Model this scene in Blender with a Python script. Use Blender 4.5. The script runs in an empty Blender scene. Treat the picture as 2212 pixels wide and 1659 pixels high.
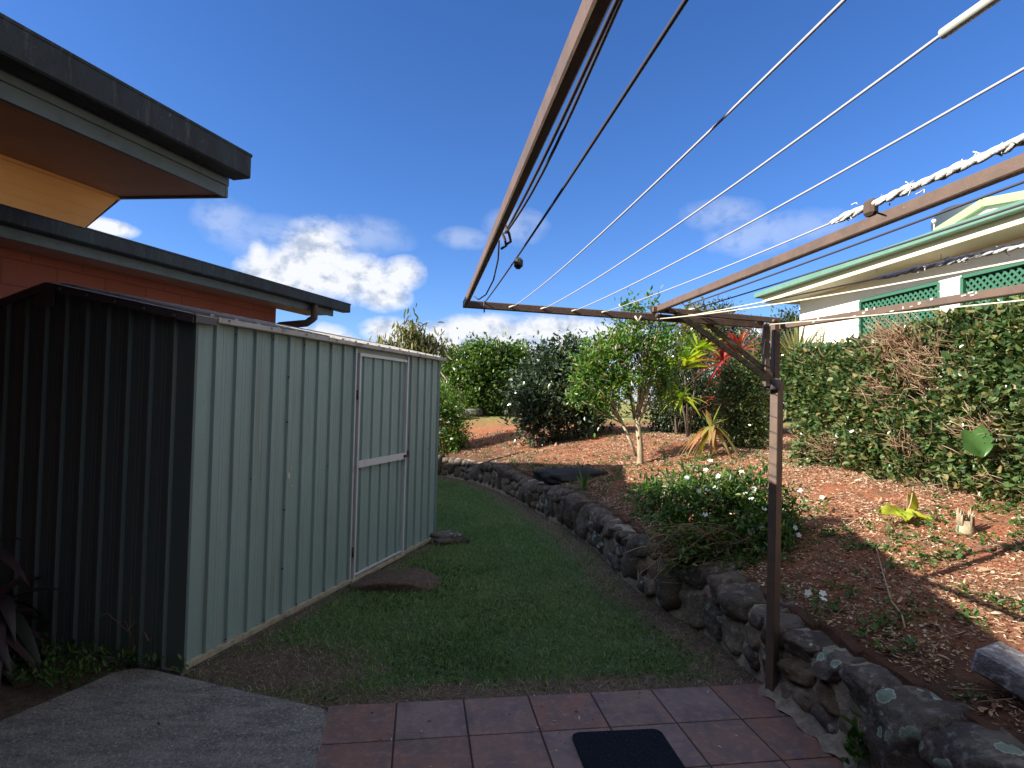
import bpy, bmesh, math, random
import numpy as np
from mathutils import Vector, Matrix
random.seed(7); rng = np.random.default_rng(7)
R = math.radians
sc = bpy.context.scene
C = bpy.data.collections.new("scene"); sc.collection.children.link(C)

# ------------------------------------------------------------------ camera (calibrated from the square patio tiles)
F = 1285.0; PITCH = 0.0243; ROLL = 0.0242; CAMZ = 1.55
fw = np.array([0, math.cos(PITCH), math.sin(PITCH)]); _u = np.array([0, -math.sin(PITCH), math.cos(PITCH)]); _x = np.array([1., 0, 0])
rx = math.cos(ROLL) * _x + math.sin(ROLL) * _u; up = -math.sin(ROLL) * _x + math.cos(ROLL) * _u
CAM = np.array([0, 0, CAMZ])
cd = bpy.data.cameras.new("camera"); cam = bpy.data.objects.new("camera", cd); C.objects.link(cam)
cd.sensor_width = 36; cd.lens = 36 * F / 2212; cd.clip_start = 0.05; cd.clip_end = 3000
cam.matrix_world = Matrix(((rx[0], up[0], -fw[0], 0), (rx[1], up[1], -fw[1], 0), (rx[2], up[2], -fw[2], CAMZ), (0, 0, 0, 1)))
sc.camera = cam

def ray(px, py): return (px - 1106) * rx - (py - 829.5) * up + F * fw
def at_y(px, py, Y):
    d = ray(px, py); return CAM + d * (Y / d[1])
def at_z(px, py, z):
    d = ray(px, py); return CAM + d * ((z - CAMZ) / d[2])
def azel(px, py):
    d = ray(px, py); return math.atan2(d[0], d[1]), math.asin(d[2] / np.linalg.norm(d))

# ------------------------------------------------------------------ light
SUN_AZ = 75.0      # direction the shadows fall, degrees right of +Y
SUN_EL = 28.3
sd = bpy.data.lights.new("sun", 'SUN'); sd.energy = 4.9; sd.angle = R(0.5); sd.color = (1, .93, .82)
so = bpy.data.objects.new("sun", sd); C.objects.link(so)
_a, _e = R(SUN_AZ), R(SUN_EL)
sdir = Vector((math.sin(_a) * math.cos(_e), math.cos(_a) * math.cos(_e), -math.sin(_e)))
so.rotation_euler = sdir.to_track_quat('-Z', 'Y').to_euler()
sc.view_settings.view_transform = 'Standard'; sc.view_settings.look = 'None'
sc.view_settings.exposure = 1.15; sc.view_settings.gamma = 1
SKY = 0.085

def N(nt, t, **k):
    n = nt.nodes.new(t)
    for a, b in k.items(): setattr(n, a, b)
    return n
def math_n(nt, op, a, b=None, clamp=False):
    n = nt.nodes.new('ShaderNodeMath'); n.operation = op; n.use_clamp = clamp
    for i, v in enumerate((a, b)):
        if v is None: continue
        if isinstance(v, (int, float)): n.inputs[i].default_value = v
        else: nt.links.new(v, n.inputs[i])
    return n.outputs[0]
def build_world():
    w = bpy.data.worlds.new("World"); sc.world = w; w.use_nodes = True
    nt = w.node_tree; nt.nodes.clear(); L = nt.links.new
    out = N(nt, 'ShaderNodeOutputWorld'); bg = N(nt, 'ShaderNodeBackground'); L(bg.outputs[0], out.inputs[0])
    bg.inputs[1].default_value = SKY
    sky = N(nt, 'ShaderNodeTexSky'); sky.sky_type = 'NISHITA'; sky.sun_disc = False
    sky.sun_elevation = R(SUN_EL); sky.sun_rotation = R(180 + SUN_AZ)
    sky.altitude = 600; sky.air_density = 1.0; sky.dust_density = 0.4; sky.ozone_density = 2.5
    hs = N(nt, 'ShaderNodeHueSaturation'); hs.inputs['Saturation'].default_value = 1.1; hs.inputs['Value'].default_value = 1.0
    tint = N(nt, 'ShaderNodeMixRGB'); tint.blend_type = 'MULTIPLY'; tint.inputs[0].default_value = 1; tint.inputs[2].default_value = (.65, .76, 1.05, 1); L(sky.outputs[0], tint.inputs[1]); L(tint.outputs[0], hs.inputs['Color'])
    tc = N(nt, 'ShaderNodeTexCoord'); sp = N(nt, 'ShaderNodeSeparateXYZ'); L(tc.outputs['Generated'], sp.inputs[0])
    az = math_n(nt, 'ARCTAN2', sp.outputs[0], sp.outputs[1]); el = math_n(nt, 'ARCSINE', sp.outputs[2])
    cb = N(nt, 'ShaderNodeCombineXYZ'); L(az, cb.inputs[0]); L(math_n(nt, 'MULTIPLY', el, 1.3), cb.inputs[1])
    def noise(scale, det, off, rough=.55, dist=0.0):
        mp = N(nt, 'ShaderNodeMapping'); mp.inputs['Location'].default_value = off; L(cb.outputs[0], mp.inputs[0])
        n = N(nt, 'ShaderNodeTexNoise'); n.inputs['Scale'].default_value = scale; n.inputs['Detail'].default_value = det
        n.inputs['Roughness'].default_value = rough; n.inputs['Distortion'].default_value = dist
        L(mp.outputs[0], n.inputs['Vector']); return n.outputs[0]
    big = noise(9, 2, (3, 1, 0)); fine = noise(17, 9, (5, 2, 0), .6, .15); fine2 = noise(17, 9, (5.012, 1.982, 0), .6, .15)
    def field(blobs):
        m = None
        for (px, py, wx, wy) in blobs:
            a0, e0 = azel(px, py)
            da = math_n(nt, 'DIVIDE', math_n(nt, 'SUBTRACT', az, a0), wx / F)
            de = math_n(nt, 'DIVIDE', math_n(nt, 'SUBTRACT', el, e0), wy / F)
            q = math_n(nt, 'ADD', math_n(nt, 'MULTIPLY', da, da), math_n(nt, 'MULTIPLY', de, de))
            f = math_n(nt, 'SUBTRACT', 1.0, q, True)
            m = f if m is None else math_n(nt, 'MAXIMUM', m, f)
        return m
    def cover(fld, k, thr, gain):
        s = math_n(nt, 'ADD', fld, math_n(nt, 'MULTIPLY', math_n(nt, 'SUBTRACT', fine, .5), k))
        s = math_n(nt, 'ADD', s, math_n(nt, 'MULTIPLY', math_n(nt, 'SUBTRACT', big, .5), k * .5))
        return math_n(nt, 'MULTIPLY', math_n(nt, 'MULTIPLY', math_n(nt, 'SUBTRACT', s, thr), gain, True), math_n(nt, 'MULTIPLY', fld, 5, True))
    dense = field([(690, 545, 105, 82), (655, 590, 150, 65), (760, 600, 130, 68), (868, 592, 60, 48), (590, 590, 90, 55), (830, 635, 70, 45), (560, 565, 30, 60),
                   (230, 492, 60, 20), (690, 735, 95, 42), (845, 715, 80, 36), (960, 725, 75, 42), (1090, 735, 150, 62), (1250, 730, 160, 60), (1000, 790, 430, 62), (1420, 770, 200, 60), (1620, 760, 150, 75), (560, 780, 300, 50), (1050, 715, 150, 45), (1180, 715, 130, 45), (930, 760, 160, 60), (1300, 750, 200, 70)])
    D1 = cover(dense, .95, .15, 1.5)
    wisp = field([(490, 480, 75, 60), (790, 510, 120, 55), (1110, 490, 90, 50), (1560, 462, 110, 42), (1690, 497, 160, 48), (1000, 515, 80, 30), (1620, 510, 110, 50), (600, 520, 160, 60)])
    D2 = math_n(nt, 'MULTIPLY', cover(wisp, .9, .25, 1.3), .30)
    cov = math_n(nt, 'MAXIMUM', D1, D2)
    # unseen broken cloud added as neutral fill over the rest of the sky (overhead, to the right and behind)
    away = math_n(nt, 'MAXIMUM', math_n(nt, 'MULTIPLY', math_n(nt, 'SUBTRACT', math_n(nt, 'ABSOLUTE', az), .85), 3.0, True), math_n(nt, 'MULTIPLY', math_n(nt, 'SUBTRACT', el, .85), 3.0, True))
    gen = math_n(nt, 'ADD', math_n(nt, 'MULTIPLY', math_n(nt, 'SUBTRACT', fine, .5), 1.6), .30)
    cov = math_n(nt, 'MAXIMUM', cov, math_n(nt, 'MULTIPLY', math_n(nt, 'MULTIPLY', gen, 2.2, True), away))
    # softly lit, greyer away from the sun-facing tops
    sh = math_n(nt, 'MULTIPLY', math_n(nt, 'SUBTRACT', fine, fine2), 3.4)
    lit = math_n(nt, 'ADD', math_n(nt, 'ADD', .74, sh), math_n(nt, 'MULTIPLY', math_n(nt, 'SUBTRACT', big, .5), -1.0), True)
    cr = N(nt, 'ShaderNodeValToRGB'); L(lit, cr.inputs[0])
    k = 1.0 / SKY * .5
    cr.color_ramp.elements[0].position = .25; cr.color_ramp.elements[0].color = (.45 , .53, .68, 1)
    cr.color_ramp.elements[1].position = .85; cr.color_ramp.elements[1].color = (.86, .88, .93, 1)
    mul = N(nt, 'ShaderNodeVectorMath'); mul.operation = 'SCALE'; mul.inputs['Scale'].default_value = k; L(cr.outputs[0], mul.inputs[0])
    mx = N(nt, 'ShaderNodeMixRGB'); L(cov, mx.inputs[0]); L(hs.outputs[0], mx.inputs[1]); L(mul.outputs[0], mx.inputs[2])
    L(mx.outputs[0], bg.inputs[0])
build_world()
w = sc.world

# ------------------------------------------------------------------ helpers
def tag(o, label=None, cat=None, group=None, kind=None):
    if label: o['label'] = label
    if cat: o['category'] = cat
    if group: o['group'] = group
    if kind: o['kind'] = kind
    return o
def empty(name, loc, label, cat, group=None):
    o = bpy.data.objects.new(name, None); C.objects.link(o); o.location = [float(v) for v in loc]
    o.empty_display_size = .1
    return tag(o, label, cat, group)
def link(name, me, mat, parent=None):
    o = bpy.data.objects.new(name, me); C.objects.link(o)
    if mat is not None:
        for m in (mat if isinstance(mat, (list, tuple)) else [mat]): me.materials.append(m)
    if parent is not None:
        o.parent = parent                                   # parts keep world coordinates in their meshes
        if parent.parent is None: o.matrix_parent_inverse = Matrix.Translation(parent.location).inverted()
    return o
class MB:
    """collects world-space pieces and links them as ONE mesh object"""
    def __init__(s): s.v = []; s.f = []; s.n = 0; s.sm = []; s.mi = []; s.col = []
    def add(s, V, Fc, smooth=False, mi=0, col=None):
        V = np.asarray(V, float).reshape(-1, 3)
        s.v.append(V); s.f += [tuple(int(i) + s.n for i in f) for f in Fc]; s.sm += [smooth] * len(Fc); s.mi += [mi] * len(Fc)
        s.col.append(np.full(len(V), .5 if col is None else col)); s.n += len(V); return s
    def box(s, c, size, ax=None, mi=0, bevel=0):
        c = np.array(c, float); h = np.array(size, float) / 2
        A = np.eye(3) if ax is None else np.array(ax, float)
        if bevel > 0:
            b = min(bevel, *(h * .9)); P = []; 
            for sx in (-1, 1):
                for sy in (-1, 1):
                    for sz in (-1, 1):
                        P += [(sx * (h[0] - b), sy * (h[1] - b), sz * h[2]), (sx * (h[0] - b), sy * h[1], sz * (h[2] - b)), (sx * h[0], sy * (h[1] - b), sz * (h[2] - b))]
            bm = bmesh.new(); [bm.verts.new(p) for p in P]; r = bmesh.ops.convex_hull(bm, input=bm.verts); bm.verts.index_update()
            V = np.array([v.co[:] for v in bm.verts]); Fc = [[v.index for v in f.verts] for f in bm.faces]; bm.free()
            return s.add(c + V @ A, Fc, mi=mi)
        V = np.array([(x, y, z) for x in (-1, 1) for y in (-1, 1) for z in (-1, 1)]) * h
        return s.add(c + V @ A, [(0, 1, 3, 2), (4, 6, 7, 5), (0, 4, 5, 1), (2, 3, 7, 6), (0, 2, 6, 4), (1, 5, 7, 3)], mi=mi)
    def bar(s, a, b, w, h, upv=(0, 0, 1), mi=0, bevel=0):
        a = np.array(a, float); b = np.array(b, float); d = b - a; L = np.linalg.norm(d); d = d / L
        u = np.array(upv, float); sdv = np.cross(d, u); sdv /= np.linalg.norm(sdv); u = np.cross(sdv, d)
        return s.box((a + b) / 2, (w, L, h), (sdv, d, u), mi=mi, bevel=bevel)
    def tube(s, pts, rad, seg=8, mi=0, cap=True, col=None):
        P = np.array(pts, float); n = len(P); r = np.full(n, rad, float) if np.isscalar(rad) else np.array(rad, float)
        T = np.gradient(P, axis=0); T /= np.linalg.norm(T, axis=1)[:, None] + 1e-12
        ref = np.array([0, 0, 1.]) if abs(T[0][2]) < .9 else np.array([1., 0, 0])
        A = np.cross(T[0], ref); A /= np.linalg.norm(A); V = []
        for i in range(n):
            A = A - T[i] * (A @ T[i]); A /= np.linalg.norm(A) + 1e-12; B = np.cross(T[i], A)
            th = np.arange(seg) * 2 * math.pi / seg
            V.append(P[i] + r[i] * (np.cos(th)[:, None] * A + np.sin(th)[:, None] * B))
        Fc = [(i * seg + j, i * seg + (j + 1) % seg, (i + 1) * seg + (j + 1) % seg, (i + 1) * seg + j) for i in range(n - 1) for j in range(seg)]
        if cap: Fc += [tuple(range(seg))[::-1], tuple((n - 1) * seg + j for j in range(seg))]
        return s.add(np.concatenate(V), Fc, True, mi, col)
    def quad(s, a, b, c, d, mi=0): return s.add([a, b, c, d], [(0, 1, 2, 3)], mi=mi)
    def prism(s, poly, z0, z1, mi=0):
        n = len(poly); V = [(p[0], p[1], z0) for p in poly] + [(p[0], p[1], z1) for p in poly]
        return s.add(V, [tuple(range(n))[::-1], tuple(range(n, 2 * n))] + [(i, (i + 1) % n, (i + 1) % n + n, i + n) for i in range(n)], mi=mi)
    def build(s, name, mat, parent=None):
        me = bpy.data.meshes.new(name); V = np.concatenate(s.v)
        me.from_pydata(V.tolist(), [], s.f); me.polygons.foreach_set('use_smooth', s.sm)
        me.polygons.foreach_set('material_index', s.mi)
        a = me.attributes.new('var', 'FLOAT', 'POINT'); a.data.foreach_set('value', np.concatenate(s.col))
        me.update(); return link(name, me, mat, parent)

def mesh_np(name, V, Q, mat, parent=None, var=None, smooth=False):
    """V (n,3), Q (m,4) numpy -> object"""
    me = bpy.data.meshes.new(name); V = np.ascontiguousarray(V, np.float32); Q = np.ascontiguousarray(Q, np.int32); k = Q.shape[1]
    me.vertices.add(len(V)); me.vertices.foreach_set('co', V.ravel())
    me.loops.add(Q.size); me.loops.foreach_set('vertex_index', Q.ravel())
    me.polygons.add(len(Q)); me.polygons.foreach_set('loop_start', np.arange(0, Q.size, k, dtype=np.int32))
    me.polygons.foreach_set('use_smooth', np.full(len(Q), smooth))
    if var is not None:
        for nm, arr in (var if isinstance(var, dict) else {'var': var}).items():
            a = me.attributes.new(nm, 'FLOAT', 'POINT'); a.data.foreach_set('value', np.ascontiguousarray(arr, np.float32))
    me.update(calc_edges=True); me.validate()
    return link(name, me, mat, parent)

def unit(v): return v / (np.linalg.norm(v, axis=-1, keepdims=True) + 1e-9)
LEAF = {'oval': np.array([(0, 0, 0), (-.38, .33, .1), (-.34, .7, .06), (0, 1, -.12), (.34, .7, .06), (.38, .33, .1)]),
        'long': np.array([(0, 0, 0), (-.5, .3, .15), (-.4, .7, .0), (0, 1, -.25), (.4, .7, .0), (.5, .3, .15)])}
def leaf_mesh(P, Nrm, size, aspect=.5, kind='oval', jitter=.7, droop=0.0, sizevar=.35):
    """P leaf bases, Nrm outward direction: returns V, Q, var"""
    n = len(P); base = LEAF[kind]
    axis = unit(Nrm + rng.normal(0, jitter, (n, 3)) + np.array([0, 0, -droop]))       # direction the blade points
    nn = unit(np.cross(axis, rng.normal(0, 1, (n, 3)))); 
    nn = unit(nn + .8 * np.array([0, 0, 1.]) * np.sign(nn[:, 2:3] + .01)); side = unit(np.cross(axis, nn)); nn = np.cross(side, axis)
    s = size * (1 + rng.uniform(-sizevar, sizevar, n))
    if not np.isscalar(size): s = size
    V = (P[:, None, :] + (base[None, :, 0:1] * aspect * 1.3) * side[:, None, :] * s[:, None, None] + base[None, :, 1:2] * axis[:, None, :] * s[:, None, None]
         + base[None, :, 2:3] * nn[:, None, :] * s[:, None, None] * .7)
    o = np.arange(n)[:, None] * 6
    Q = np.concatenate([o + np.array([0, 3, 2, 1]), o + np.array([0, 5, 4, 3])])
    return V.reshape(-1, 3), Q, np.repeat(rng.uniform(0, 1, n), 6)
def foliage(name, P, Nrm, size, mat, parent, **k):
    V, Q, var = leaf_mesh(P, Nrm, size, **k); return mesh_np(name, V, Q, mat, parent, var)

def vnoise(P, scale, seed=0):
    """cheap smooth pseudo noise in [-1,1]"""
    P = np.asarray(P) * scale; o = 0; r = np.random.default_rng(seed)
    for i in range(5):
        k = r.normal(0, 1, (3,)) * (1.0 + .55 * i); k2 = r.normal(0, 1, 3) * (1 + .4 * i)
        o = o + np.sin(P @ k + r.uniform(0, 6) + 1.3 * np.sin(P @ k2 + r.uniform(0, 6))) / (1 + .35 * i)
    return o / 3.2

# ------------------------------------------------------------------ materials
def mat(name, col=(.5, .5, .5), rough=.6, spec=.4, metal=0, var=None, noise=None, bump=None, coord='Object'):
    """noise=(scale, col2, lo, hi[, stretch]) ; bump=(scale,strength[,detail]) ; var=colour list mixed by the 'var' attribute"""
    m = bpy.data.materials.new(name); m.use_nodes = True; nt = m.node_tree; L = nt.links.new
    b = nt.nodes['Principled BSDF']; b.inputs['Roughness'].default_value = rough; b.inputs['Metallic'].default_value = metal
    b.inputs['Specular IOR Level'].default_value = spec; b.inputs['Base Color'].default_value = (*col, 1)
    tc = N(nt, 'ShaderNodeTexCoord'); src = tc.outputs[coord]; cur = None
    def rgb(c): n = N(nt, 'ShaderNodeRGB'); n.outputs[0].default_value = (*c, 1); return n.outputs[0]
    if var:
        at = N(nt, 'ShaderNodeAttribute'); at.attribute_name = 'var'; cr = N(nt, 'ShaderNodeValToRGB'); L(at.outputs['Fac'], cr.inputs[0])
        el = cr.color_ramp.elements
        while len(el) < len(var): el.new(.5)
        for i, c in enumerate(var): el[i].position = i / (len(var) - 1); el[i].color = (*c, 1)
        cur = cr.outputs[0]
    else: cur = rgb(col)
    for nz in (noise or []):
        sc_, c2, lo, hi = nz[:4]; st = nz[4] if len(nz) > 4 else (1, 1, 1)
        mp = N(nt, 'ShaderNodeMapping'); mp.inputs['Scale'].default_value = st; L(src, mp.inputs[0])
        n = N(nt, 'ShaderNodeTexNoise'); n.inputs['Scale'].default_value = sc_; n.inputs['Detail'].default_value = 6; n.inputs['Roughness'].default_value = .62; L(mp.outputs[0], n.inputs['Vector'])
        r = N(nt, 'ShaderNodeMapRange'); r.inputs['From Min'].default_value = lo; r.inputs['From Max'].default_value = hi; r.clamp = True; L(n.outputs[0], r.inputs[0])
        mx = N(nt, 'ShaderNodeMixRGB'); L(r.outputs[0], mx.inputs[0]); L(cur, mx.inputs[1]); mx.inputs[2].default_value = (*c2, 1); cur = mx.outputs[0]
    L(cur, b.inputs['Base Color'])
    if bump:
        n = N(nt, 'ShaderNodeTexNoise'); n.inputs['Scale'].default_value = bump[0]; n.inputs['Detail'].default_value = bump[2] if len(bump) > 2 else 6; n.inputs['Roughness'].default_value = .65; L(src, n.inputs['Vector'])
        bp = N(nt, 'ShaderNodeBump'); bp.inputs['Strength'].default_value = bump[1]; bp.inputs['Distance'].default_value = bump[3] if len(bump) > 3 else .02; L(n.outputs[0], bp.inputs['Height']); L(bp.outputs[0], b.inputs['Normal'])
    return m
def leafmat(name, cols, rough=.42, trans=.25, spec=.5):
    m = mat(name, var=cols, rough=rough, spec=spec); nt = m.node_tree; L = nt.links.new
    b = nt.nodes['Principled BSDF']; out = nt.nodes['Material Output']; tr = N(nt, 'ShaderNodeBsdfTranslucent')
    c = b.inputs['Base Color'].links[0].from_socket
    g = N(nt, 'ShaderNodeMixRGB'); g.blend_type = 'MULTIPLY'; g.inputs[0].default_value = 1; L(c, g.inputs[1]); g.inputs[2].default_value = (1.5, 1.7, .6, 1); L(g.outputs[0], tr.inputs[0])
    mx = N(nt, 'ShaderNodeMixShader'); mx.inputs[0].default_value = trans; L(b.outputs[0], mx.inputs[1]); L(tr.outputs[0], mx.inputs[2]); L(mx.outputs[0], out.inputs[0])
    return m
M = {}
M['leaf_hedge'] = leafmat('leaf_hedge', [(.025, .055, .022), (.05, .1, .035), (.085, .15, .05), (.15, .2, .075), (.26, .2, .09)], .28, .2)
M['leaf_citrus'] = leafmat('leaf_citrus', [(.03, .065, .02), (.055, .115, .03), (.1, .18, .04), (.22, .3, .07)], .33, .25)
M['leaf_camellia'] = leafmat('leaf_camellia', [(.022, .042, .026), (.04, .075, .042), (.065, .1, .055), (.12, .155, .08)], .24, .12, .7)
M['leaf_bright'] = leafmat('leaf_bright', [(.035, .09, .018), (.065, .16, .028), (.1, .22, .035), (.18, .31, .055), (.26, .16, .07)], .36, .3)
M['leaf_bush'] = leafmat('leaf_bush', [(.035, .08, .025), (.06, .13, .035), (.1, .19, .05), (.24, .34, .08)], .4, .35)  # mixed leaf greens of the white-flowered bush
M['leaf_dry'] = leafmat('leaf_dry', [(.1, .1, .04), (.2, .18, .07), (.14, .17, .06), (.3, .24, .1)], .55, .3)
M['leaf_yellow'] = leafmat('leaf_yellow', [(.1, .2, .02), (.28, .38, .03), (.55, .55, .06), (.14, .26, .03)], .4, .3)
M['leaf_red'] = leafmat('leaf_red', [(.16, .02, .03), (.38, .04, .05), (.5, .1, .08), (.07, .04, .02)], .38, .3)
M['leaf_pink'] = leafmat('leaf_pink', [(.3, .26, .08), (.42, .17, .1), (.24, .3, .06), (.45, .38, .16)], .45, .3)
M['leaf_weed'] = leafmat('leaf_weed', [(.025, .065, .015), (.05, .12, .025), (.1, .19, .04), (.07, .13, .03)], .5, .3)
M['leaf_dark'] = leafmat('leaf_dark', [(.02, .035, .02), (.06, .04, .05), (.08, .045, .05)], .45, .15)
M['bark_pale'] = mat('bark_pale', (.42, .34, .23), .85, noise=[(30, (.22, .17, .11), .4, .65, (1, 1, .3))], bump=(60, .4))
M['bark_dark'] = mat('bark_dark', (.12, .09, .065), .9, noise=[(30, (.05, .04, .03), .4, .65)], bump=(50, .5))
M['twig'] = mat('twig', (.33, .23, .15), .85, var=[(.16, .08, .05), (.3, .19, .12), (.42, .3, .19)])
M['twig_dim'] = mat('twig_dim', (.2, .15, .1), .9, var=[(.12, .09, .06), (.24, .18, .12), (.3, .25, .17)])
M['litter'] = mat('litter', (.4, .3, .2), .9, var=[(.07, .04, .025), (.22, .1, .06), (.4, .25, .15), (.55, .43, .29), (.62, .54, .4)])
M['blade'] = leafmat('blade', [(.08, .15, .06), (.13, .22, .085), (.19, .29, .115), (.3, .3, .17), (.5, .45, .33)], .55, .3, .3)
M['petal'] = leafmat('petal', [(.8, .82, .85), (.9, .9, .92)], .6, .3)
M['petal_pink'] = leafmat('petal_pink', [(.65, .2, .45), (.75, .35, .55)], .6, .3)
M['rail'] = mat('rail', (.15, .1, .075), .5, .4, noise=[(14, (.11, .08, .065), .42, .65), (55, (.3, .25, .2), .66, .74)], bump=(90, .12))
M['strut'] = mat('strut', (.13, .125, .07), .6, noise=[(60, (.05, .045, .03), .5, .6), (90, (.5, .48, .4), .68, .72)])
M['line'] = mat('line', (.44, .43, .47), .5)
M['line_dark'] = mat('line_dark', (.06, .055, .07), .6)
M['line_white'] = mat('line_white', (.62, .58, .46), .6)
M['cloth'] = mat('cloth', (.68, .67, .64), .85, noise=[(60, (.35, .33, .3), .55, .7)], bump=(120, .5))
M['plastic_white'] = mat('plastic_white', (.72, .72, .62), .45)
M['black_plastic'] = mat('black_plastic', (.03, .03, .035), .55, bump=(25, .6, 5, .05))
# ------------------------------------------------------------------ terrain
BASE_PX = [(969, 1029), (1048, 1048), (1114, 1078), (1174, 1111), (1230, 1141), (1293, 1190), (1362, 1260), (1409, 1293), (1458, 1323), (1558, 1392), (1682, 1500), (1827, 1622)]
curve = [at_z(x, y, 0)[:2] for x, y in BASE_PX][::-1]
curve = [np.array([1.95, .6]), np.array([1.78, 1.4]), np.array([1.62, 2.1])] + curve + [curve[-1] + np.array([-.9, .25]), curve[-1] + np.array([-2.6, .4]), curve[-1] + np.array([-7, .6])]
curve = np.array(curve)
def smooth_curve(P, n=6):
    out = []
    for i in range(len(P) - 1):
        p0 = P[max(i - 1, 0)]; p1 = P[i]; p2 = P[i + 1]; p3 = P[min(i + 2, len(P) - 1)]
        for k in range(n):
            t = k / n; out.append(.5 * ((2 * p1) + (-p0 + p2) * t + (2 * p0 - 5 * p1 + 4 * p2 - p3) * t * t + (-p0 + 3 * p1 - 3 * p2 + p3) * t ** 3))
    out.append(P[-1]); return np.array(out)
wc = smooth_curve(curve, 4)
def wall_dist(X, Y):
    """signed distance to the wall front, + on the garden bed side"""
    P = np.stack([X, Y], -1); best = np.full(P.shape[:-1], 1e9); sg = np.ones_like(best)
    for i in range(len(wc) - 1):
        a, b = wc[i], wc[i + 1]; d = b - a; L2 = d @ d
        t = np.clip(((P - a) @ d) / L2, 0, 1); q = P - (a + t[..., None] * d); r = np.hypot(q[..., 0], q[..., 1])
        cr = d[0] * (P[..., 1] - a[1]) - d[1] * (P[..., 0] - a[0])
        m = r < best - 1e-9; best = np.where(m, r, best); sg = np.where(m, np.where(cr < 0, 1, -1), sg)
    return best * sg
def height(X, Y):
    X = np.asarray(X, float); Y = np.asarray(Y, float); d = wall_dist(X, Y)
    P = np.stack([X, Y, 0 * X], -1)
    dd = np.clip(d, 0, 2.6)
    bed = .36 + .2 * dd + .03 * np.clip(Y - 8, 0, 8) * np.clip(d / 2, 0, 1) + .012 * vnoise(P, 3.1, 3) + .008 * vnoise(P, 9, 4)
    bed = bed + .10 * np.exp(-(((X - .75) / .55) ** 2 + ((Y - 10.4) / .5) ** 2))
    bed = bed - .0 * Y
    lawn = -.02 + .01 * vnoise(P, 1.2, 5) - .02 * np.clip(0, 0, 1)
    return np.where(d > .14, bed, lawn)
def hit(px, py, lo=1.5, hi=60):
    d = ray(px, py); d = d / d[1]; Y = np.linspace(lo, hi, 4000); P = CAM + Y[:, None] * d
    z = height(P[:, 0], P[:, 1]); k = np.argmax(P[:, 2] < z)
    return P[k]
def gh(x, y): return float(height(np.array([x]), np.array([y]))[0])

dS = np.array([.290, .957]); nS = np.array([-.957, .290])          # along the shed front / away from the lawn
S0 = np.array([-1.81, 3.287]) + dS * .05; SH_L = 3.38
def sp(u, v, z): p = S0 + dS * u + nS * v; return np.array([p[0], p[1], z])
TS = CAMZ / 4.605; tX = np.array([math.cos(.151), math.sin(.151)]); tY = np.array([-tX[1], tX[0]]); T0 = np.array([-2.605, 8.907]) * TS
def tp(i, j): return T0 + tX * i * TS + tY * j * TS

def axis_coords(lo, hi, step, far):
    c = list(np.arange(lo, hi, step)); s = step; a = lo; b = c[-1]; L = []; H = []
    while a > -far: s *= 1.35; a -= s; L.append(a)
    s = step
    while b < far: s *= 1.35; b += s; H.append(b)
    return np.array(L[::-1] + c + H)
gx = axis_coords(-3.6, 6.5, .045, 1200); gy = axis_coords(1.2, 13.5, .045, 1200)
GX, GY = np.meshgrid(gx, gy); GZ = height(GX, GY); GD = wall_dist(GX, GY)
farm = np.hypot(GX, GY) > 45; GZ = np.where(farm, .3, GZ)
def soil_mat():
    m = bpy.data.materials.new('soil'); m.use_nodes = True; nt = m.node_tree; L = nt.links.new; b = nt.nodes['Principled BSDF']
    b.inputs['Roughness'].default_value = .95; b.inputs['Specular IOR Level'].default_value = .15
    tc = N(nt, 'ShaderNodeTexCoord'); src = tc.outputs['Object']
    def nz(s, d=8, r=.65):
        n = N(nt, 'ShaderNodeTexNoise'); n.inputs['Scale'].default_value = s; n.inputs['Detail'].default_value = d; n.inputs['Roughness'].default_value = r; L(src, n.inputs['Vector']); return n.outputs[0]
    def rng_(v, a, c_): r = N(nt, 'ShaderNodeMapRange'); r.inputs['From Min'].default_value = a; r.inputs['From Max'].default_value = c_; L(v, r.inputs[0]); return r.outputs[0]
    def mix(f, a, c_):
        n = N(nt, 'ShaderNodeMixRGB'); L(f, n.inputs[0]) if not isinstance(f, float) else setattr(n.inputs[0], 'default_value', f)
        for i, v in ((1, a), (2, c_)):
            if isinstance(v, tuple): n.inputs[i].default_value = (*v, 1)
            else: L(v, n.inputs[i])
        return n.outputs[0]
    def att(a): n = N(nt, 'ShaderNodeAttribute'); n.attribute_name = a; return n.outputs['Fac']
    red = mix(rng_(nz(14), .35, .65), (.27, .09, .045), (.43, .17, .09))
    red = mix(rng_(nz(70, 4), .52, .68), red, (.42, .24, .14))
    red = mix(rng_(nz(3), .48, .64), red, (.2, .115, .07)); red = mix(att('mulch_shade'), red, (.085, .05, .035)); red = mix(rng_(nz(120, 3), .56, .66), red, (.1, .045, .03))
    dirt = mix(rng_(nz(22), .35, .65), (.085, .06, .048), (.17, .125, .1))
    dirt = mix(rng_(nz(90, 4), .55, .7), dirt, (.22, .17, .13))
    grass = mix(rng_(nz(9), .35, .65), (.06, .1, .045), (.1, .155, .065))
    yel = mix(rng_(nz(.7), .35, .65), (.3, .27, .09), (.22, .24, .08))
    def att(a): n = N(nt, 'ShaderNodeAttribute'); n.attribute_name = a; return n.outputs['Fac']
    c = mix(att('bed'), mix(rng_(math_n(nt, 'ADD', att('dirt'), math_n(nt, 'MULTIPLY', math_n(nt, 'SUBTRACT', nz(6), .5), 1.2)), .35, .65), grass, dirt), red)
    c = mix(att('far'), c, yel)
    L(c, b.inputs['Base Color'])
    bp = N(nt, 'ShaderNodeBump'); bp.inputs['Strength'].default_value = .9; bp.inputs['Distance'].default_value = .03; L(nz(28, 8, .7), bp.inputs['Height']); L(bp.outputs[0], b.inputs['Normal'])
    return m
M['soil'] = soil_mat()
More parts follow.
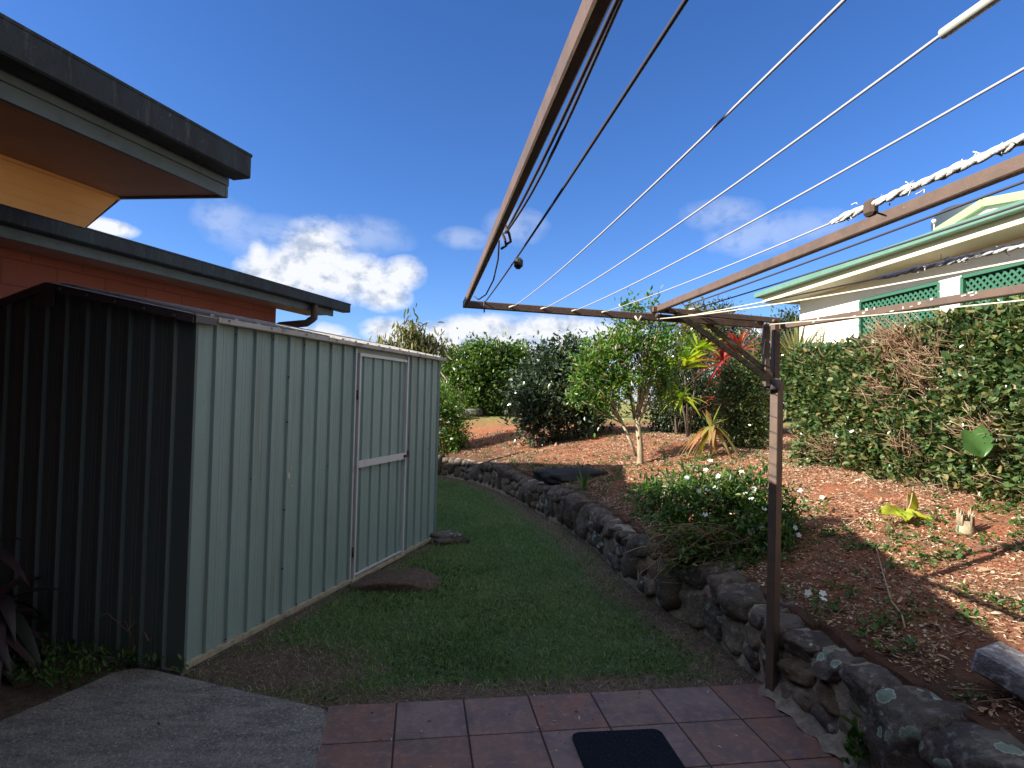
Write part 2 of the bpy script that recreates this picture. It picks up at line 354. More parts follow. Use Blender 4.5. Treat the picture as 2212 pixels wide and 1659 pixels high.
def lawn_dirt(X, Y, D):
    """0..1 bareness of the lawn area"""
    a = np.clip(1.25 - (-D) / (.42 + .12 * vnoise(np.stack([X, Y, 0 * X], -1), 2.2, 91)), 0, 1) * (D < 0)                      # strip at the foot of the stone wall
    sf = (X - S0[0]) * nS[0] + (Y - S0[1]) * nS[1]                  # negative in front of the shed
    su_ = (X - S0[0]) * dS[0] + (Y - S0[1]) * dS[1]; b = np.clip(1 + (sf + .02) / .22, 0, 1) * np.clip((SH_L + .15 - su_) / .1, 0, 1)
    j = ((X - T0[0]) * tY[0] + (Y - T0[1]) * tY[1]) / TS
    i = ((X - T0[0]) * tX[0] + (Y - T0[1]) * tX[1]) / TS
    c = np.clip(1.15 - j / .95, 0, 1)
    d = np.clip(1.3 - np.hypot((X + 1.35) / .75, (Y - 3.4) / .5), 0, 1)
    return np.clip(np.maximum.reduce([a, b * .95, c, d]), 0, 1)
def ground_object(name, mask):
    ny, nx = GX.shape; idx = np.arange(ny * nx).reshape(ny, nx)
    Q = np.stack([idx[:-1, :-1], idx[:-1, 1:], idx[1:, 1:], idx[1:, :-1]], -1)[mask]
    used, inv = np.unique(Q, return_inverse=True); Q = inv.reshape(Q.shape)
    X, Y, Z, D = (A.ravel()[used] for A in (GX, GY, GZ, GD))
    farv = np.clip((Y - 13.2) / 1.5, 0, 1) + (np.abs(X) > 12)
    o = mesh_np(name, np.stack([X, Y, Z], -1), Q, M['soil'], None, {'bed': (D > .1).astype(float), 'dirt': lawn_dirt(X, Y, D), 'far': np.clip(farv, 0, 1), 'mulch_shade': np.clip(1.15 - (D - .1) / (.75 + .35 * vnoise(np.stack([X, Y, 0 * X], -1), 1.8, 93)), 0, 1) * .85}, True)  # soil darker along the wall: dark mulch, and house shade put into the colour
    return tag(o, kind='structure')
cD = (GD[:-1, :-1] + GD[1:, 1:] + GD[:-1, 1:] + GD[1:, :-1]) / 4
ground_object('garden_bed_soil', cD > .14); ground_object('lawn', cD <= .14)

# ------------------------------------------------------------------ patio tiles, slab, mat
M['tile'] = mat('tile', var=[(.23, .105, .065), (.22, .14, .115), (.22, .17, .155), (.24, .12, .08)], rough=.5, spec=.35, noise=[(7, (.14, .1, .1), .42, .66, (1, .6, 1)), (22, (.29, .19, .16), .5, .72), (60, (.12, .085, .08), .58, .7)], bump=(45, .25))
M['grout'] = mat('grout', (.05, .038, .034), .9)
mb = MB()
a, b_, c_, d_ = tp(-.02, -6.2), tp(9.2, -6.2), tp(9.2, .0), tp(-.02, .0)
mb.prism([a, b_, c_, d_], -.12, -.006); tag(mb.build('patio_base', M['grout']), kind='structure')
mb = MB(); g = .008
for i in range(9):
    for j in range(-6, 0):
        c0 = tp(i + .5, j + .5); A = ((tX[0], tX[1], 0), (tY[0], tY[1], 0), (0, 0, 1))
        s0 = mb.n; mb.box((c0[0], c0[1], -.0045), (TS - g, TS - g, .009), A, bevel=.002)
        k = .05 + .9 * abs(math.sin(i * 12.9 + j * 4.1)) if not (i == 0 or i >= 6) else (.0 if i % 2 else .15)
        mb.col[-1][:] = min(1, k)
tag(mb.build('patio', M['tile']), kind='structure')
# concrete slab
M['slab'] = mat('slab', (.34, .33, .31), .9, .2, noise=[(5, (.19, .18, .18), .4, .65, (1, 2.5, 1)), (60, (.5, .48, .45), .53, .66), (130, (.12, .12, .12), .54, .66), (2, (.2, .18, .15), .55, .75)], bump=(55, 1.0, 5, .03))
P = [(0, 1552), (95, 1512), (170, 1481), (235, 1452), (268, 1443), (300, 1439), (345, 1444), (397, 1456), (536, 1488), (640, 1510), (700, 1524), (714, 1530), (717, 1540), (705, 1590), (680, 1700), (640, 1900)]
poly = [at_z(x, y, .02)[:2] for x, y in P] + [np.array([-.55, .2]), np.array([-2.9, .2])]
bm = bmesh.new(); vs = [bm.verts.new((p[0], p[1], -.12)) for p in poly]; fc = bm.faces.new(vs)
r = bmesh.ops.extrude_face_region(bm, geom=[fc]); tv = [e for e in r['geom'] if isinstance(e, bmesh.types.BMVert)]
for v in tv: v.co.z = .02
bm.normal_update()
te = [e for e in bm.edges if all(abs(v.co.z - .02) < 1e-6 for v in e.verts)]
bmesh.ops.bevel(bm, geom=te, offset=.025, segments=3, affect='EDGES'); bmesh.ops.recalc_face_normals(bm, faces=bm.faces)
me = bpy.data.meshes.new('concrete_slab'); bm.to_mesh(me); bm.free(); tag(link('concrete_slab', me, M['slab']), kind='structure')
# mat
M['mat'] = mat('mat', (.012, .016, .028), .95, .1, noise=[(220, (.06, .075, .11), .56, .66)], bump=(240, 1.0, 3, .01))
cm = at_z(1233, 1583, .01)[:2]; cr_ = at_z(1424, 1574, .01)[:2]; ux = (cr_ - cm) / np.linalg.norm(cr_ - cm); uy = np.array([-ux[1], ux[0]]); W_ = np.linalg.norm(cr_ - cm); Hh = .62
mc = cm + ux * W_ / 2 - uy * Hh / 2; pts = []
for sx, sy, a0 in ((1, 1, 0), (-1, 1, 90), (-1, -1, 180), (1, -1, 270)):
    for k in range(6):
        t = R(a0 + k * 18); pts.append(mc + ux * (sx * (W_ / 2 - .04) + .04 * math.cos(t)) + uy * (sy * (Hh / 2 - .04) + .04 * math.sin(t)))
mb = MB(); mb.prism(pts, .001, .012); tag(mb.build('doormat', M['mat']), 'small dark blue-black doormat with rounded corners on the terracotta tiles', 'doormat')

exec_order = []
# ------------------------------------------------------------------ shed
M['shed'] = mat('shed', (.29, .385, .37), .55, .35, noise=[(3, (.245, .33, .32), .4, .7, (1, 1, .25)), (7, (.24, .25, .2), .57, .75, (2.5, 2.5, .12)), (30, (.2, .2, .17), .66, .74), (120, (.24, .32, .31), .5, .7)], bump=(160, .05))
M['shed_shaded'] = mat('shed_side_shaded', (.13, .17, .16), .6, .3, noise=[(9, (.16, .18, .15), .6, .8, (2, 2, .15))])  # shed green darkened to put the end wall's shade into the colour
M['trim_white'] = mat('trim_white', (.62, .62, .64), .5, .4, noise=[(12, (.4, .37, .3), .6, .75, (1, 1, .3))])
M['trim_cap'] = mat('trim_cap', (.42, .39, .36), .5, .4, noise=[(18, (.2, .18, .16), .5, .7)])
M['trim_base'] = mat('trim_base', (.42, .37, .27), .6, noise=[(20, (.22, .17, .11), .5, .7)])
M['trim_dark'] = mat('trim_dark', (.11, .1, .11), .6)
M['rust'] = mat('rust', (.09, .06, .045), .8)
shed = empty('garden_shed', sp(0, 0, 0), 'pale green ribbed metal garden shed beside the lawn', 'shed')
PIT = .167
def ribbed(u0, u1, z0f, z1f, side, v_off=0, first=.155, h=.021, flat=.012, sl=.006):
    """ribbed sheet; side 0 = front (runs along u), side 1 = end wall (runs along v). returns MB"""
    prof = [(u0, 0)]
    k = first
    while k < u1 + 1:
        for du, hh in ((-flat / 2 - sl, 0), (-flat / 2, h), (flat / 2, h), (flat / 2 + sl, 0)):
            if u0 < k + du < u1: prof.append((k + du, hh))
        for du in (PIT * .42, PIT * .58):
            for q, hh in ((-.004, 0), (0, .002), (.004, 0)):
                if u0 < k + du + q < u1: prof.append((k + du + q, hh))
        k += PIT
    prof.append((u1, 0)); prof.sort(); m = MB(); V = []
    for (u, hh) in prof:
        for z in (z0f(u), z1f(u)):
            V.append(sp(u, v_off - hh, z) if side == 0 else sp(v_off - hh, u, z))
    n = len(prof); Fc = [(2 * i, 2 * i + 2, 2 * i + 3, 2 * i + 1) if side == 0 else (2 * i, 2 * i + 1, 2 * i + 3, 2 * i + 2) for i in range(n - 1)]
    return m.add(V, Fc)
DU0, DU1 = 1.685, 2.585; EH = 1.95; Z0 = .0
SD = 1.95; RV = 1.1; RZ = 2.17
ft = lambda u: EH; fb = lambda u: Z0
m = ribbed(0, DU0 - .02, fb, ft, 0); m.v.append(ribbed(DU1 + .02, SH_L, fb, ft, 0, first=DU1 + .11).v[0]); 
q = ribbed(DU1 + .02, SH_L, fb, ft, 0, first=DU1 + .11); m.v.pop(); m.add(q.v[0], q.f)
m.add([sp(DU0 - .02, 0, 1.9), sp(DU1 + .02, 0, 1.9), sp(DU1 + .02, 0, EH), sp(DU0 - .02, 0, EH)], [(0, 1, 2, 3)])
m.build('front_wall', M['shed'], shed)
gz = lambda v: EH + (RZ - EH) * (v / RV if v < RV else max(0, 1 - (v - RV) / (SD - RV)))
def splitside():
    mm = ribbed(0, SD, lambda v: -.02, gz, 1, first=.12)
    return mm
splitside().build('side_wall', M['shed_shaded'], shed)
mm = MB(); mm.add([sp(SH_L, 0, 0), sp(SH_L, SD, 0), sp(SH_L, SD, EH), sp(SH_L, RV, RZ), sp(SH_L, 0, EH)], [(0, 1, 2, 3, 4)]); mm.add([sp(0, SD, 0), sp(SH_L, SD, 0), sp(SH_L, SD, EH), sp(0, SD, EH)], [(0, 1, 2, 3)]); mm.build('unseen_rear_wall', M['shed_shaded'], shed)
# roof: two pans with ribs
mr = MB()
for (va, za, vb, zb) in ((-.05, EH + .02, RV, RZ + .02), (RV, RZ + .02, SD + .05, EH + .02)):
    t = .004
    mr.add([sp(-.04, va, za), sp(SH_L + .05, va, za), sp(SH_L + .05, vb, zb), sp(-.04, vb, zb)] + [sp(-.04, va, za + t), sp(SH_L + .05, va, za + t), sp(SH_L + .05, vb, zb + t), sp(-.04, vb, zb + t)],
           [(0, 3, 2, 1), (4, 5, 6, 7), (0, 1, 5, 4), (1, 2, 6, 5), (2, 3, 7, 6), (3, 0, 4, 7)])
    for k in range(18):
        u = .08 + k * .19
        if u > SH_L: break
        mr.bar(sp(u, va, za + .012), sp(u, vb, zb + .012), .03, .016)
mr.build('roof', M['trim_cap'], shed)
mb = MB()
mb.bar(sp(.12, -.035, EH + .012), sp(SH_L + .06, -.035, EH + .012), .05, .034, bevel=.004)
for k in range(9): mb.box(sp(.2 + k * .37, -.065, EH + .018), (.012, .012, .012))
mb.build('eave_capping', M['trim_cap'], shed)
mb = MB(); mb.bar(sp(-.03, -.03, EH + .0), sp(-.03, RV, RZ + .0), .016, .045); mb.bar(sp(-.03, RV, RZ + .0), sp(-.03, SD + .05, EH), .016, .045); mb.bar(sp(-.03, -.03, EH + .005), sp(.12, -.035, EH + .005), .03, .05)
for k in range(5): mb.box(sp(-.045, .1 + k * .22, gz(.1 + k * .22) + .0), (.014, .014, .014))
mb.build('barge_capping', M['trim_dark'], shed)
mb = MB(); mb.box(sp(-.034, RV, RZ - .07), (.13, .01, .11), ((nS[0], nS[1], 0), (dS[0], dS[1], 0), (0, 0, 1))); mb.build('ridge_plate', M['trim_dark'], shed)
mb = MB(); mb.bar(sp(.004, -.008, 0), sp(.004, -.008, EH - .02), .03, .018, upv=(dS[0], dS[1], 0))
mb.build('corner_trim', M['shed_shaded'], shed)
mb = MB(); mb.bar(sp(SH_L - .004, -.008, 0), sp(SH_L - .004, -.008, EH - .02), .03, .018, upv=(dS[0], dS[1], 0)); mb.build('corner_trim', M['shed_shaded'], shed)
mb = MB(); mb.bar(sp(0, -.012, .02), sp(SH_L, -.012, .02), .04, .028); mb.bar(sp(DU0 - .02, -.035, .012), sp(DU1 + .02, -.035, .012), .02, .02)
mb.build('base_channel', M['trim_base'], shed)
mb = MB(); mb.box(sp(SH_L / 2, SD / 2, -.05), (SH_L + .04, SD + .04, .1), ((dS[0], dS[1], 0), (nS[0], nS[1], 0), (0, 0, 1))); mb.build('floor', M['slab'], shed)
# dark inner lining so the gap over the door reads as the dark inside
# door
dv = -.02; door = ribbed(DU0 + .015, DU1 - .015, lambda u: .03, lambda u: 1.885, 0, v_off=-.006, first=DU0 + .11, h=.018).build('door', M['shed'], shed)
mb = MB()
for u in (DU0 + .02, DU1 - .015): mb.bar(sp(u, dv - .004, .02), sp(u, dv - .004, 1.9), .03, .02, upv=(dS[0], dS[1], 0))
mb.bar(sp(DU0 + .035, dv - .004, 1.888), sp(DU1 - .03, dv - .004, 1.888), .018, .026); mb.bar(sp(DU0 + .035, dv - .002, .052), sp(DU1 - .03, dv - .002, .052), .018, .014)
mb.build('door_frame', M['trim_white'], door)
mb = MB(); mb.bar(sp(DU0 + .035, dv - .012, .97), sp(DU1 - .005, dv - .012, .97), .016, .058); mb.build('cross_rail', M['trim_white'], door)
mb = MB(); mb.bar(sp(DU1 - .06, dv - .03, .97), sp(DU1 + .03, dv - .03, .97), .022, .022); mb.bar(sp(DU1 + .01, dv - .03, .955), sp(DU1 + .01, dv - .03, 1.02), .016, .012, upv=(dS[0], dS[1], 0)); mb.build('latch', M['rust'], door)
for z in (.25, 1.55):
    mb = MB(); mb.tube([sp(DU0 - .002, dv - .01, z - .04), sp(DU0 - .002, dv - .01, z + .04)], .008); mb.build('hinge', M['rust'], door)
mb = MB()
for u in (DU0 - .022, DU1 + .02): mb.bar(sp(u, -.012, 0.03), sp(u, -.012, EH - .02), .024, .016, upv=(dS[0], dS[1], 0))
mb.build('door_jamb', M['trim_white'], shed)
mb = MB()
for z in (.35, .75, 1.35, 1.66): mb = MB(); mb.box(sp(.802, -.026, z), (.011, .011, .011)); mb.build('screw', M['rust'], shed)
for (uu, zz_) in [(.134 + .167 * k, z) for k in (1, 3, 5, 7) for z in (.06, 1.9)] + [(3.1, .06), (3.1, 1.9), (3.1, 1.0), (.468, 1.0), (1.3, 1.0)]:
    mb = MB(); mb.box(sp(uu, -.025, zz_), (.008, .008, .008)); mb.build('screw', M['rust'], shed)
mb = MB(); mb.box(sp(.834, -.022, .985), (.03, .02, .045), ((dS[0], dS[1], 0), (nS[0], nS[1], 0), (0, 0, 1)), bevel=.004)
mb.tube([sp(.834, -.03, 1.0), sp(.834, -.045, 1.03), sp(.834, -.03, 1.04)], .005); mb.tube([sp(.834, -.03, .97), sp(.842, -.035, .92), sp(.857, -.035, .89), sp(.867, -.035, .91)], .003)
mb.build('padlock_hasp', M['line_white'], shed)

# ------------------------------------------------------------------ main house (left)
M['gutter'] = mat('gutter', (.032, .04, .044), .65, .3, noise=[(6, (.022, .024, .024), .42, .6, (1, 1, .35)), (14, (.075, .085, .085), .56, .72, (2, 2, .35)), (40, (.2, .19, .15), .66, .74, (1, 1, .5)), (90, (.02, .02, .02), .55, .65)], bump=(50, .1))
M['fascia'] = mat('fascia', (.12, .155, .175), .55, noise=[(8, (.085, .11, .125), .45, .7)])
M['soffit'] = mat('soffit', (.42, .24, .16), .7, noise=[(4, (.36, .2, .13), .4, .7)])
M['soffit_orange'] = mat('soffit_inner', (.85, .45, .16), .7, noise=[(2, (.75, .38, .13), .4, .7)])
def brick_mat():
    m = bpy.data.materials.new('painted_block'); m.use_nodes = True; nt = m.node_tree; L = nt.links.new; b = nt.nodes['Principled BSDF']; b.inputs['Roughness'].default_value = .8
    at = N(nt, 'ShaderNodeAttribute'); at.attribute_type = 'GEOMETRY'; at.attribute_name = 'uvw'
    br = N(nt, 'ShaderNodeTexBrick'); L(at.outputs['Vector'], br.inputs['Vector'])
    br.inputs['Color1'].default_value = (.32, .08, .045, 1); br.inputs['Color2'].default_value = (.37, .095, .055, 1); br.inputs['Mortar'].default_value = (.24, .06, .035, 1)
    br.inputs['Scale'].default_value = 1; br.inputs['Mortar Size'].default_value = .006; br.inputs['Brick Width'].default_value = .39; br.inputs['Row Height'].default_value = .19
    n = N(nt, 'ShaderNodeTexNoise'); n.inputs['Scale'].default_value = 40; L(at.outputs['Vector'], n.inputs['Vector'])
    mx = N(nt, 'ShaderNodeMixRGB'); mx.blend_type = 'MULTIPLY'; mx.inputs[0].default_value = .25; L(br.outputs[0], mx.inputs[1]); L(n.outputs[0], mx.inputs[2]); L(mx.outputs[0], b.inputs['Base Color'])
    bp = N(nt, 'ShaderNodeBump'); bp.inputs['Strength'].default_value = .5; bp.inputs['Distance'].default_value = .01; bp.invert = True; L(br.outputs['Fac'], bp.inputs['Height']); L(bp.outputs[0], b.inputs['Normal'])
    return m
M['block'] = brick_mat()
def wall_quad(o_mb, a, b, z0, z1):
    """returns object data with uvw attribute"""
    L = np.linalg.norm(np.array(b) - np.array(a)); V = [(a[0], a[1], z0), (b[0], b[1], z0), (b[0], b[1], z1), (a[0], a[1], z1)]
    return V, [(0, z0, 0), (L, z0, 0), (L, z1, 0), (0, z1, 0)]
RS = math.tan(R(14.3)); cornerL = at_y(758, 657, 7.62)           # lower gutter outer top corner
gl = cornerL[:2]; GZL = cornerL[2]
def hp(base, u, v, z): p = base + dS * u + nS * v; return np.array([p[0], p[1], z])
house = empty('house', hp(gl, 0, .6, 0), 'orange-red painted block house with dark stained gutters behind the shed', 'house')
me = bpy.data.meshes.new('wall'); V = []; U = []; Fc = []
we = at_y(594, 690, 8.0); 
# wall runs along dS at v=.47 behind the lower gutter; ends short of the gutter end
uend = None
best = 1e9
for k in range(400):
    u = -3.5 + k * .01; p = hp(gl, u, .5, 2.4); d = p - CAM; xx = 1106 + F * (d @ rx) / (d @ fw)
    if abs(xx - 595) < best: best = abs(xx - 595); uend = u
print('uend', uend)
def addw(a, b, z0, z1):
    v, u = wall_quad(None, a, b, z0, z1); n = len(V); V.extend(v); U.extend(u); Fc.append((n, n + 1, n + 2, n + 3))
A0 = hp(gl, -16, .5, 0)[:2]; B0 = hp(gl, uend, .5, 0)[:2]; C0 = hp(gl, uend, 9, 0)[:2]
addw(A0, B0, -.1, GZL - .02); _n = len(V); V.extend([(*B0, -.1), (*C0, -.1), (*C0, GZL + 8.8 * RS - .1), (*B0, GZL + .02)]); U.extend([(0, -.1, 0), (6.5, -.1, 0), (6.5, 4, 0), (0, 2.6, 0)]); Fc.append((_n, _n + 1, _n + 2, _n + 3))
BW = -1.9   # unseen wall behind the camera, made tall to block sky light
me.from_pydata([tuple(map(float, v)) for v in V], [], Fc); at = me.attributes.new('uvw', 'FLOAT_VECTOR', 'POINT'); at.data.foreach_set('vector', np.array(U, np.float32).ravel()); link('wall', me, M['block'], house)
mb = MB(); mb.box((-1.75, BW - .1, 2.75), (22.5, .2, 5.7)); mb.build('unseen_rear_wall', mat('unseen_rear_wall', (.09, .085, .085), .8), house)  # added unseen wall; its height and dark tone deepen the shade
# lower roof
def gutter(mbx, base, u0, u1, ztop, hgt, wid):
    # box gutter with an open rolled lip, closed end
    a, b2 = hp(base, u0, wid / 2, ztop - hgt / 2), hp(base, u1, wid / 2, ztop - hgt / 2)
    mbx.bar(a, b2, wid, hgt, bevel=.008); mbx.bar(hp(base, u0, .004, ztop - .006), hp(base, u1 + .002, .004, ztop - .006), .014, .018, bevel=.003)
roofL = MB()
roofL.add([hp(gl, -16, .02, GZL - .01), hp(gl, -.02, .02, GZL - .01), hp(gl, -.02, 9, GZL + 9 * RS), hp(gl, -16, 9, GZL + 9 * RS), hp(gl, -16, .02, GZL - .04), hp(gl, -.02, .02, GZL - .04), hp(gl, -.02, 9, GZL + 9 * RS - .04), hp(gl, -16, 9, GZL + 9 * RS - .04)], [(0, 1, 2, 3), (4, 7, 6, 5), (0, 4, 5, 1), (1, 5, 6, 2), (2, 6, 7, 3)])
lo = roofL.build('roof', M['gutter'], house)
mb = MB(); gutter(mb, gl, -16, 0, GZL, .113, .12)
for q in (-2.4, -5.1): mb.box(hp(gl, q, .06, GZL - .0565), (.05, .126, .117), ((dS[0], dS[1], 0), (nS[0], nS[1], 0), (0, 0, 1)))
mb.build('gutter', M['gutter'], lo)
mb = MB(); mb.bar(hp(gl, -16, .135, GZL - .10), hp(gl, -.2, .135, GZL - .10), .02, .17); mb.bar(hp(gl, -16, .128, GZL - .13), hp(gl, -.2, .128, GZL - .13), .012, .09)
mb.bar(hp(gl, -.2, .135, GZL - .10), hp(gl, -.2, 9, GZL - .10 + 8.8 * RS), .02, .17); mb.build('fascia', M['fascia'], lo)
mb = MB(); mb.add([hp(gl, -16, .14, GZL - .17), hp(gl, -.21, .14, GZL - .17), hp(gl, -.21, .5, GZL - .17), hp(gl, -16, .5, GZL - .17)], [(0, 3, 2, 1)]); mb.build('soffit', M['soffit'], lo)
# downpipe
mb = MB(); du = -.93
g1 = at_y(686, 655, hp(gl, du, .06, 0)[1]); best = 1e9
for k in range(300):
    u = -2.5 + k * .01; p = hp(gl, u, .06, 2.6); d = p - CAM; xx = 1106 + F * (d @ rx) / (d @ fw)
    if abs(xx - 679) < best: best = abs(xx - 679); du = u
pz = GZL - .11; path = []
P0 = hp(gl, du, .06, pz + .03); P1 = hp(gl, du, .06, pz - .16); P2 = hp(gl, du - .03, .14, pz - .225); P3 = hp(gl, du - .12, .44, pz - .26); P4 = hp(gl, du - .13, .5, pz - .30); P5 = hp(gl, du - .13, .5, .2)
for A_, B_, n in ((P0, P1, 4), (P1, P2, 4), (P2, P3, 6), (P3, P4, 3), (P4, P5, 3)):
    for k in range(n): path.append(A_ + (B_ - A_) * k / n)
path.append(P5); mb.tube(path, .042, 14); mb.build('downpipe', mat('downpipe', (.07, .045, .035), .6), house)
# upper roof
cu = at_y(545, 335, 3.33); gu = cu[:2]; GZU = cu[2]
zf = GZU - .235
e1 = at_z(490, 427, zf)[:2]; e2 = at_z(258, 430, zf)[:2]; e3 = at_z(183, 492, zf)[:2]
roofU = MB()
lift = lambda v: v * math.tan(R(8))
roofU.add([hp(gu, -9, .02, GZU - .01), hp(gu, -.02, .02, GZU - .01), hp(gu, .1, 4, GZU + lift(4)), hp(gu, -9, 4, GZU + lift(4)), hp(gu, -9, .02, GZU - .05), hp(gu, -.02, .02, GZU - .05), hp(gu, .1, 4, GZU + lift(4) - .04), hp(gu, -9, 4, GZU + lift(4) - .04)], [(0, 1, 2, 3), (4, 7, 6, 5), (0, 4, 5, 1), (1, 5, 6, 2), (2, 6, 7, 3)])
up_ = roofU.build('roof', M['gutter'], house)
mb = MB(); gutter(mb, gu, -9, 0, GZU, .138, .125)
for q in (-1.35, -3.2): mb.box(hp(gu, q, .0625, GZU - .069), (.05, .131, .142), ((dS[0], dS[1], 0), (nS[0], nS[1], 0), (0, 0, 1)))
mb.build('gutter', M['gutter'], up_)
vE = (e1 - gu) @ nS; uE = (e1 - gu) @ dS; print('fascia v,u', vE, uE)
mb = MB(); mb.bar(hp(gu, -9, vE + .01, zf + .09), hp(gu, uE, vE + .01, zf + .09), .02, .18); mb.bar(hp(gu, -9, vE - .006, zf + .115), hp(gu, uE, vE - .006, zf + .115), .012, .10)
mb.bar(np.array([*e1, zf + .09]), np.array([*e2, zf + .09]), .02, .18)
mb.bar(np.array([*e2, zf + .09]), np.array([*e3, zf + .09]), .02, .176)
mb.build('fascia', M['fascia'], up_)
i0 = at_z(0, 325, zf)[:2]; vi = (e2 - gu) @ nS
mb = MB(); b0 = hp(gu, -9, vE + .02, zf + .012); b1 = hp(gu, -9, vi, zf + .012)
mb.add([b0, (*e1, zf + .012), (*e2, zf + .012), b1], [(0, 3, 2, 1)]); mb.build('soffit', M['soffit'], up_)
def upx(px, py):
    q = plane_pt0(px, py, np.array([*e2, zf]), np.array([dS[0], dS[1], 0])); return q
def plane_pt0(px, py, P0, dr):
    n = np.array([dr[1], -dr[0], 0]); d = ray(px, py); t = ((P0 - CAM) @ n) / (d @ n); return CAM + d * t
T2_ = np.array([*e2, zf + .01]); L2_ = upx(183, 492); dn = (T2_ - L2_)
Lq = L2_ + np.array([0, 0, 0]); far_ = hp(gu, -9, vi, 0)
mb = MB(); mb.add([(far_[0], far_[1], zf + .01), (far_[0], far_[1], Lq[2]), Lq, T2_], [(0, 1, 2, 3)])
n3 = np.array([nS[0], nS[1], 0]) * .05; mb.add([Lq, T2_, T2_ + n3, Lq + n3], [(0, 1, 2, 3)])
mb.bar(b1, np.array([*e2, zf + .0]), .02, .018)
for k in range(1, 4):
    p = T2_ - dn * (k * .25); mb.bar(np.array([far_[0], far_[1], p[2]]), p - np.array([0, 0, 0]), .006, .006)
mb.build('bulkhead', M['soffit_orange'], up_)
# unseen shading roof placed over the camera's side of the house (out of frame, throws the patio into open shade)
mb = MB(); mb.box((2.0, -1.2, 2.78), (10.5, 2.0, .1)); mb.build('shade_roof', M['soffit'], house)

# ------------------------------------------------------------------ neighbour house (right)
M['weatherboard'] = mat('weatherboard', (.8, .79, .7), .6, noise=[(3, (.76, .74, .64), .4, .7)])
M['cream'] = mat('cream', (.72, .68, .46), .6)
M['soffit_cream'] = mat('soffit_cream', (.62, .57, .43), .7)
M['roof_green'] = mat('roof_green', (.11, .22, .165), .5, noise=[(4, (.14, .26, .19), .4, .7)])
M['roof_green_pale'] = mat('roof_green_pale', (.33, .45, .22), .5)
M['lattice'] = mat('lattice', (.035, .13, .08), .6)
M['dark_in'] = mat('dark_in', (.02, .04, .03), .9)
M['glass'] = mat('glass_dark', (.05, .06, .06), .1)
dW = np.array([-.09, .996]); dW /= np.linalg.norm(dW); nW = np.array([dW[1], -dW[0]])   # nW points right/away
cw = at_y(1630, 635, 12.0); wb = cw[:2]; WZ = cw[2]
def wp(u, v, z): p = wb - dW * u + nW * v; return np.array([p[0], p[1], z])   # u toward the camera
nh = empty('neighbour_house', wp(5, 1, .6), 'white neighbouring house with green roof and green lattice windows above the hedge', 'house')
LW = 13
WV = .62; WU = .55
def colx(px, v):
    best = None
    for k in range(1300):
        u = k * .01; p = wp(u, v, 3.2); d = p - CAM
        if d @ fw < .5: break
        xx = 1106 + F * (d @ rx) / (d @ fw)
        if xx >= px: return u
    return LW
uA, uB, uC2 = colx(1857, WV), colx(2027, WV), colx(2077, WV); uD = uC2 + (uB - uA)
WU = colx(1727, WV); LT, LB = 3.29, 2.2
wall = MB()
SO = WZ - .2
def wbox(u0, u1, z0, z1): wall.box(wp((u0 + u1) / 2, WV + .08, (z0 + z1) / 2), (u1 - u0, .16, z1 - z0), ((-dW[0], -dW[1], 0), (nW[0], nW[1], 0), (0, 0, 1)))
wbox(WU, uA, .3, SO); wbox(uB, uC2, .3, SO); wbox(uD, LW, .3, SO); wbox(uA, uB, .3, LB); wbox(uA, uB, LT, SO); wbox(uC2, uD, .3, LB); wbox(uC2, uD, LT, SO)
wall.box(wp(WU + .08, WV + 4.16, 2), (.16, 8, 3.4), ((-dW[0], -dW[1], 0), (nW[0], nW[1], 0), (0, 0, 1)))
zz = .5
while zz < 3.2:
    for (a_, b2) in ((WU - .006, uA), (uB, uC2), (uD, LW)): wall.box(wp((a_ + b2) / 2, WV - .001, zz), (b2 - a_ - .004, .008, .012), ((-dW[0], -dW[1], 0), (nW[0], nW[1], 0), (0, 0, 1)))
    zz += .19
wall.build('wall', M['weatherboard'], nh)
for (a_, b2) in ((uA, uB), (uC2, uD)):
    lp = MB(); s = .095; t_ = .03; W2 = b2 - a_; H2 = LT - LB
    for k in range(-int(H2 / s) - 1, int(W2 / s) + 2):
        for sg in (1, -1):
            # strip from (x0, LB) going up at 45 deg, clipped to the panel
            x0 = k * s; pts2 = []
            lo_, hi_ = max(0, -x0), min(H2, W2 - x0)
            if hi_ - lo_ < .02: continue
            ya, yb = lo_, hi_; xa, xb = x0 + ya, x0 + yb
            if sg < 0: xa, xb = W2 - xa, W2 - xb
            lp.bar(wp(a_ + xa, WV + .05 + .008 * sg, LB + ya), wp(a_ + xb, WV + .05 + .008 * sg, LB + yb), .008, t_, upv=(0, 0, 1))
    # the bar's flat side must face the wall normal: thin box, width along normal
    lpo = lp.build('lattice_panel', M['lattice'], nh)
    fr = MB()
    for (p0, p1) in (((a_, LB), (a_, LT)), ((b2, LB), (b2, LT)), ((a_, LT), (b2, LT)), ((a_, LB), (b2, LB))):
        fr.bar(wp(p0[0], WV + .02, p0[1]), wp(p1[0], WV + .02, p1[1]), .05, .05, upv=(nW[0], nW[1], 0))
    fr.build('frame', M['lattice'], lpo)
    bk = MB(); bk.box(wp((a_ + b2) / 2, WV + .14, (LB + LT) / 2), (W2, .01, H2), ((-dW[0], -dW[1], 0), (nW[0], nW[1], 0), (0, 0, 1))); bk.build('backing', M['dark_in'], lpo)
rf = MB(); sl = math.tan(R(17))
hipu = 3.0
rf.add([wp(0, 0, WZ - .02), wp(LW, 0, WZ - .02), wp(LW, 4, WZ + 4 * sl), wp(4, 4, WZ + 4 * sl), wp(0, 8, WZ - .02)], [(0, 1, 2, 3), (0, 3, 4)])
rfo = rf.build('roof', M['roof_green'], nh)
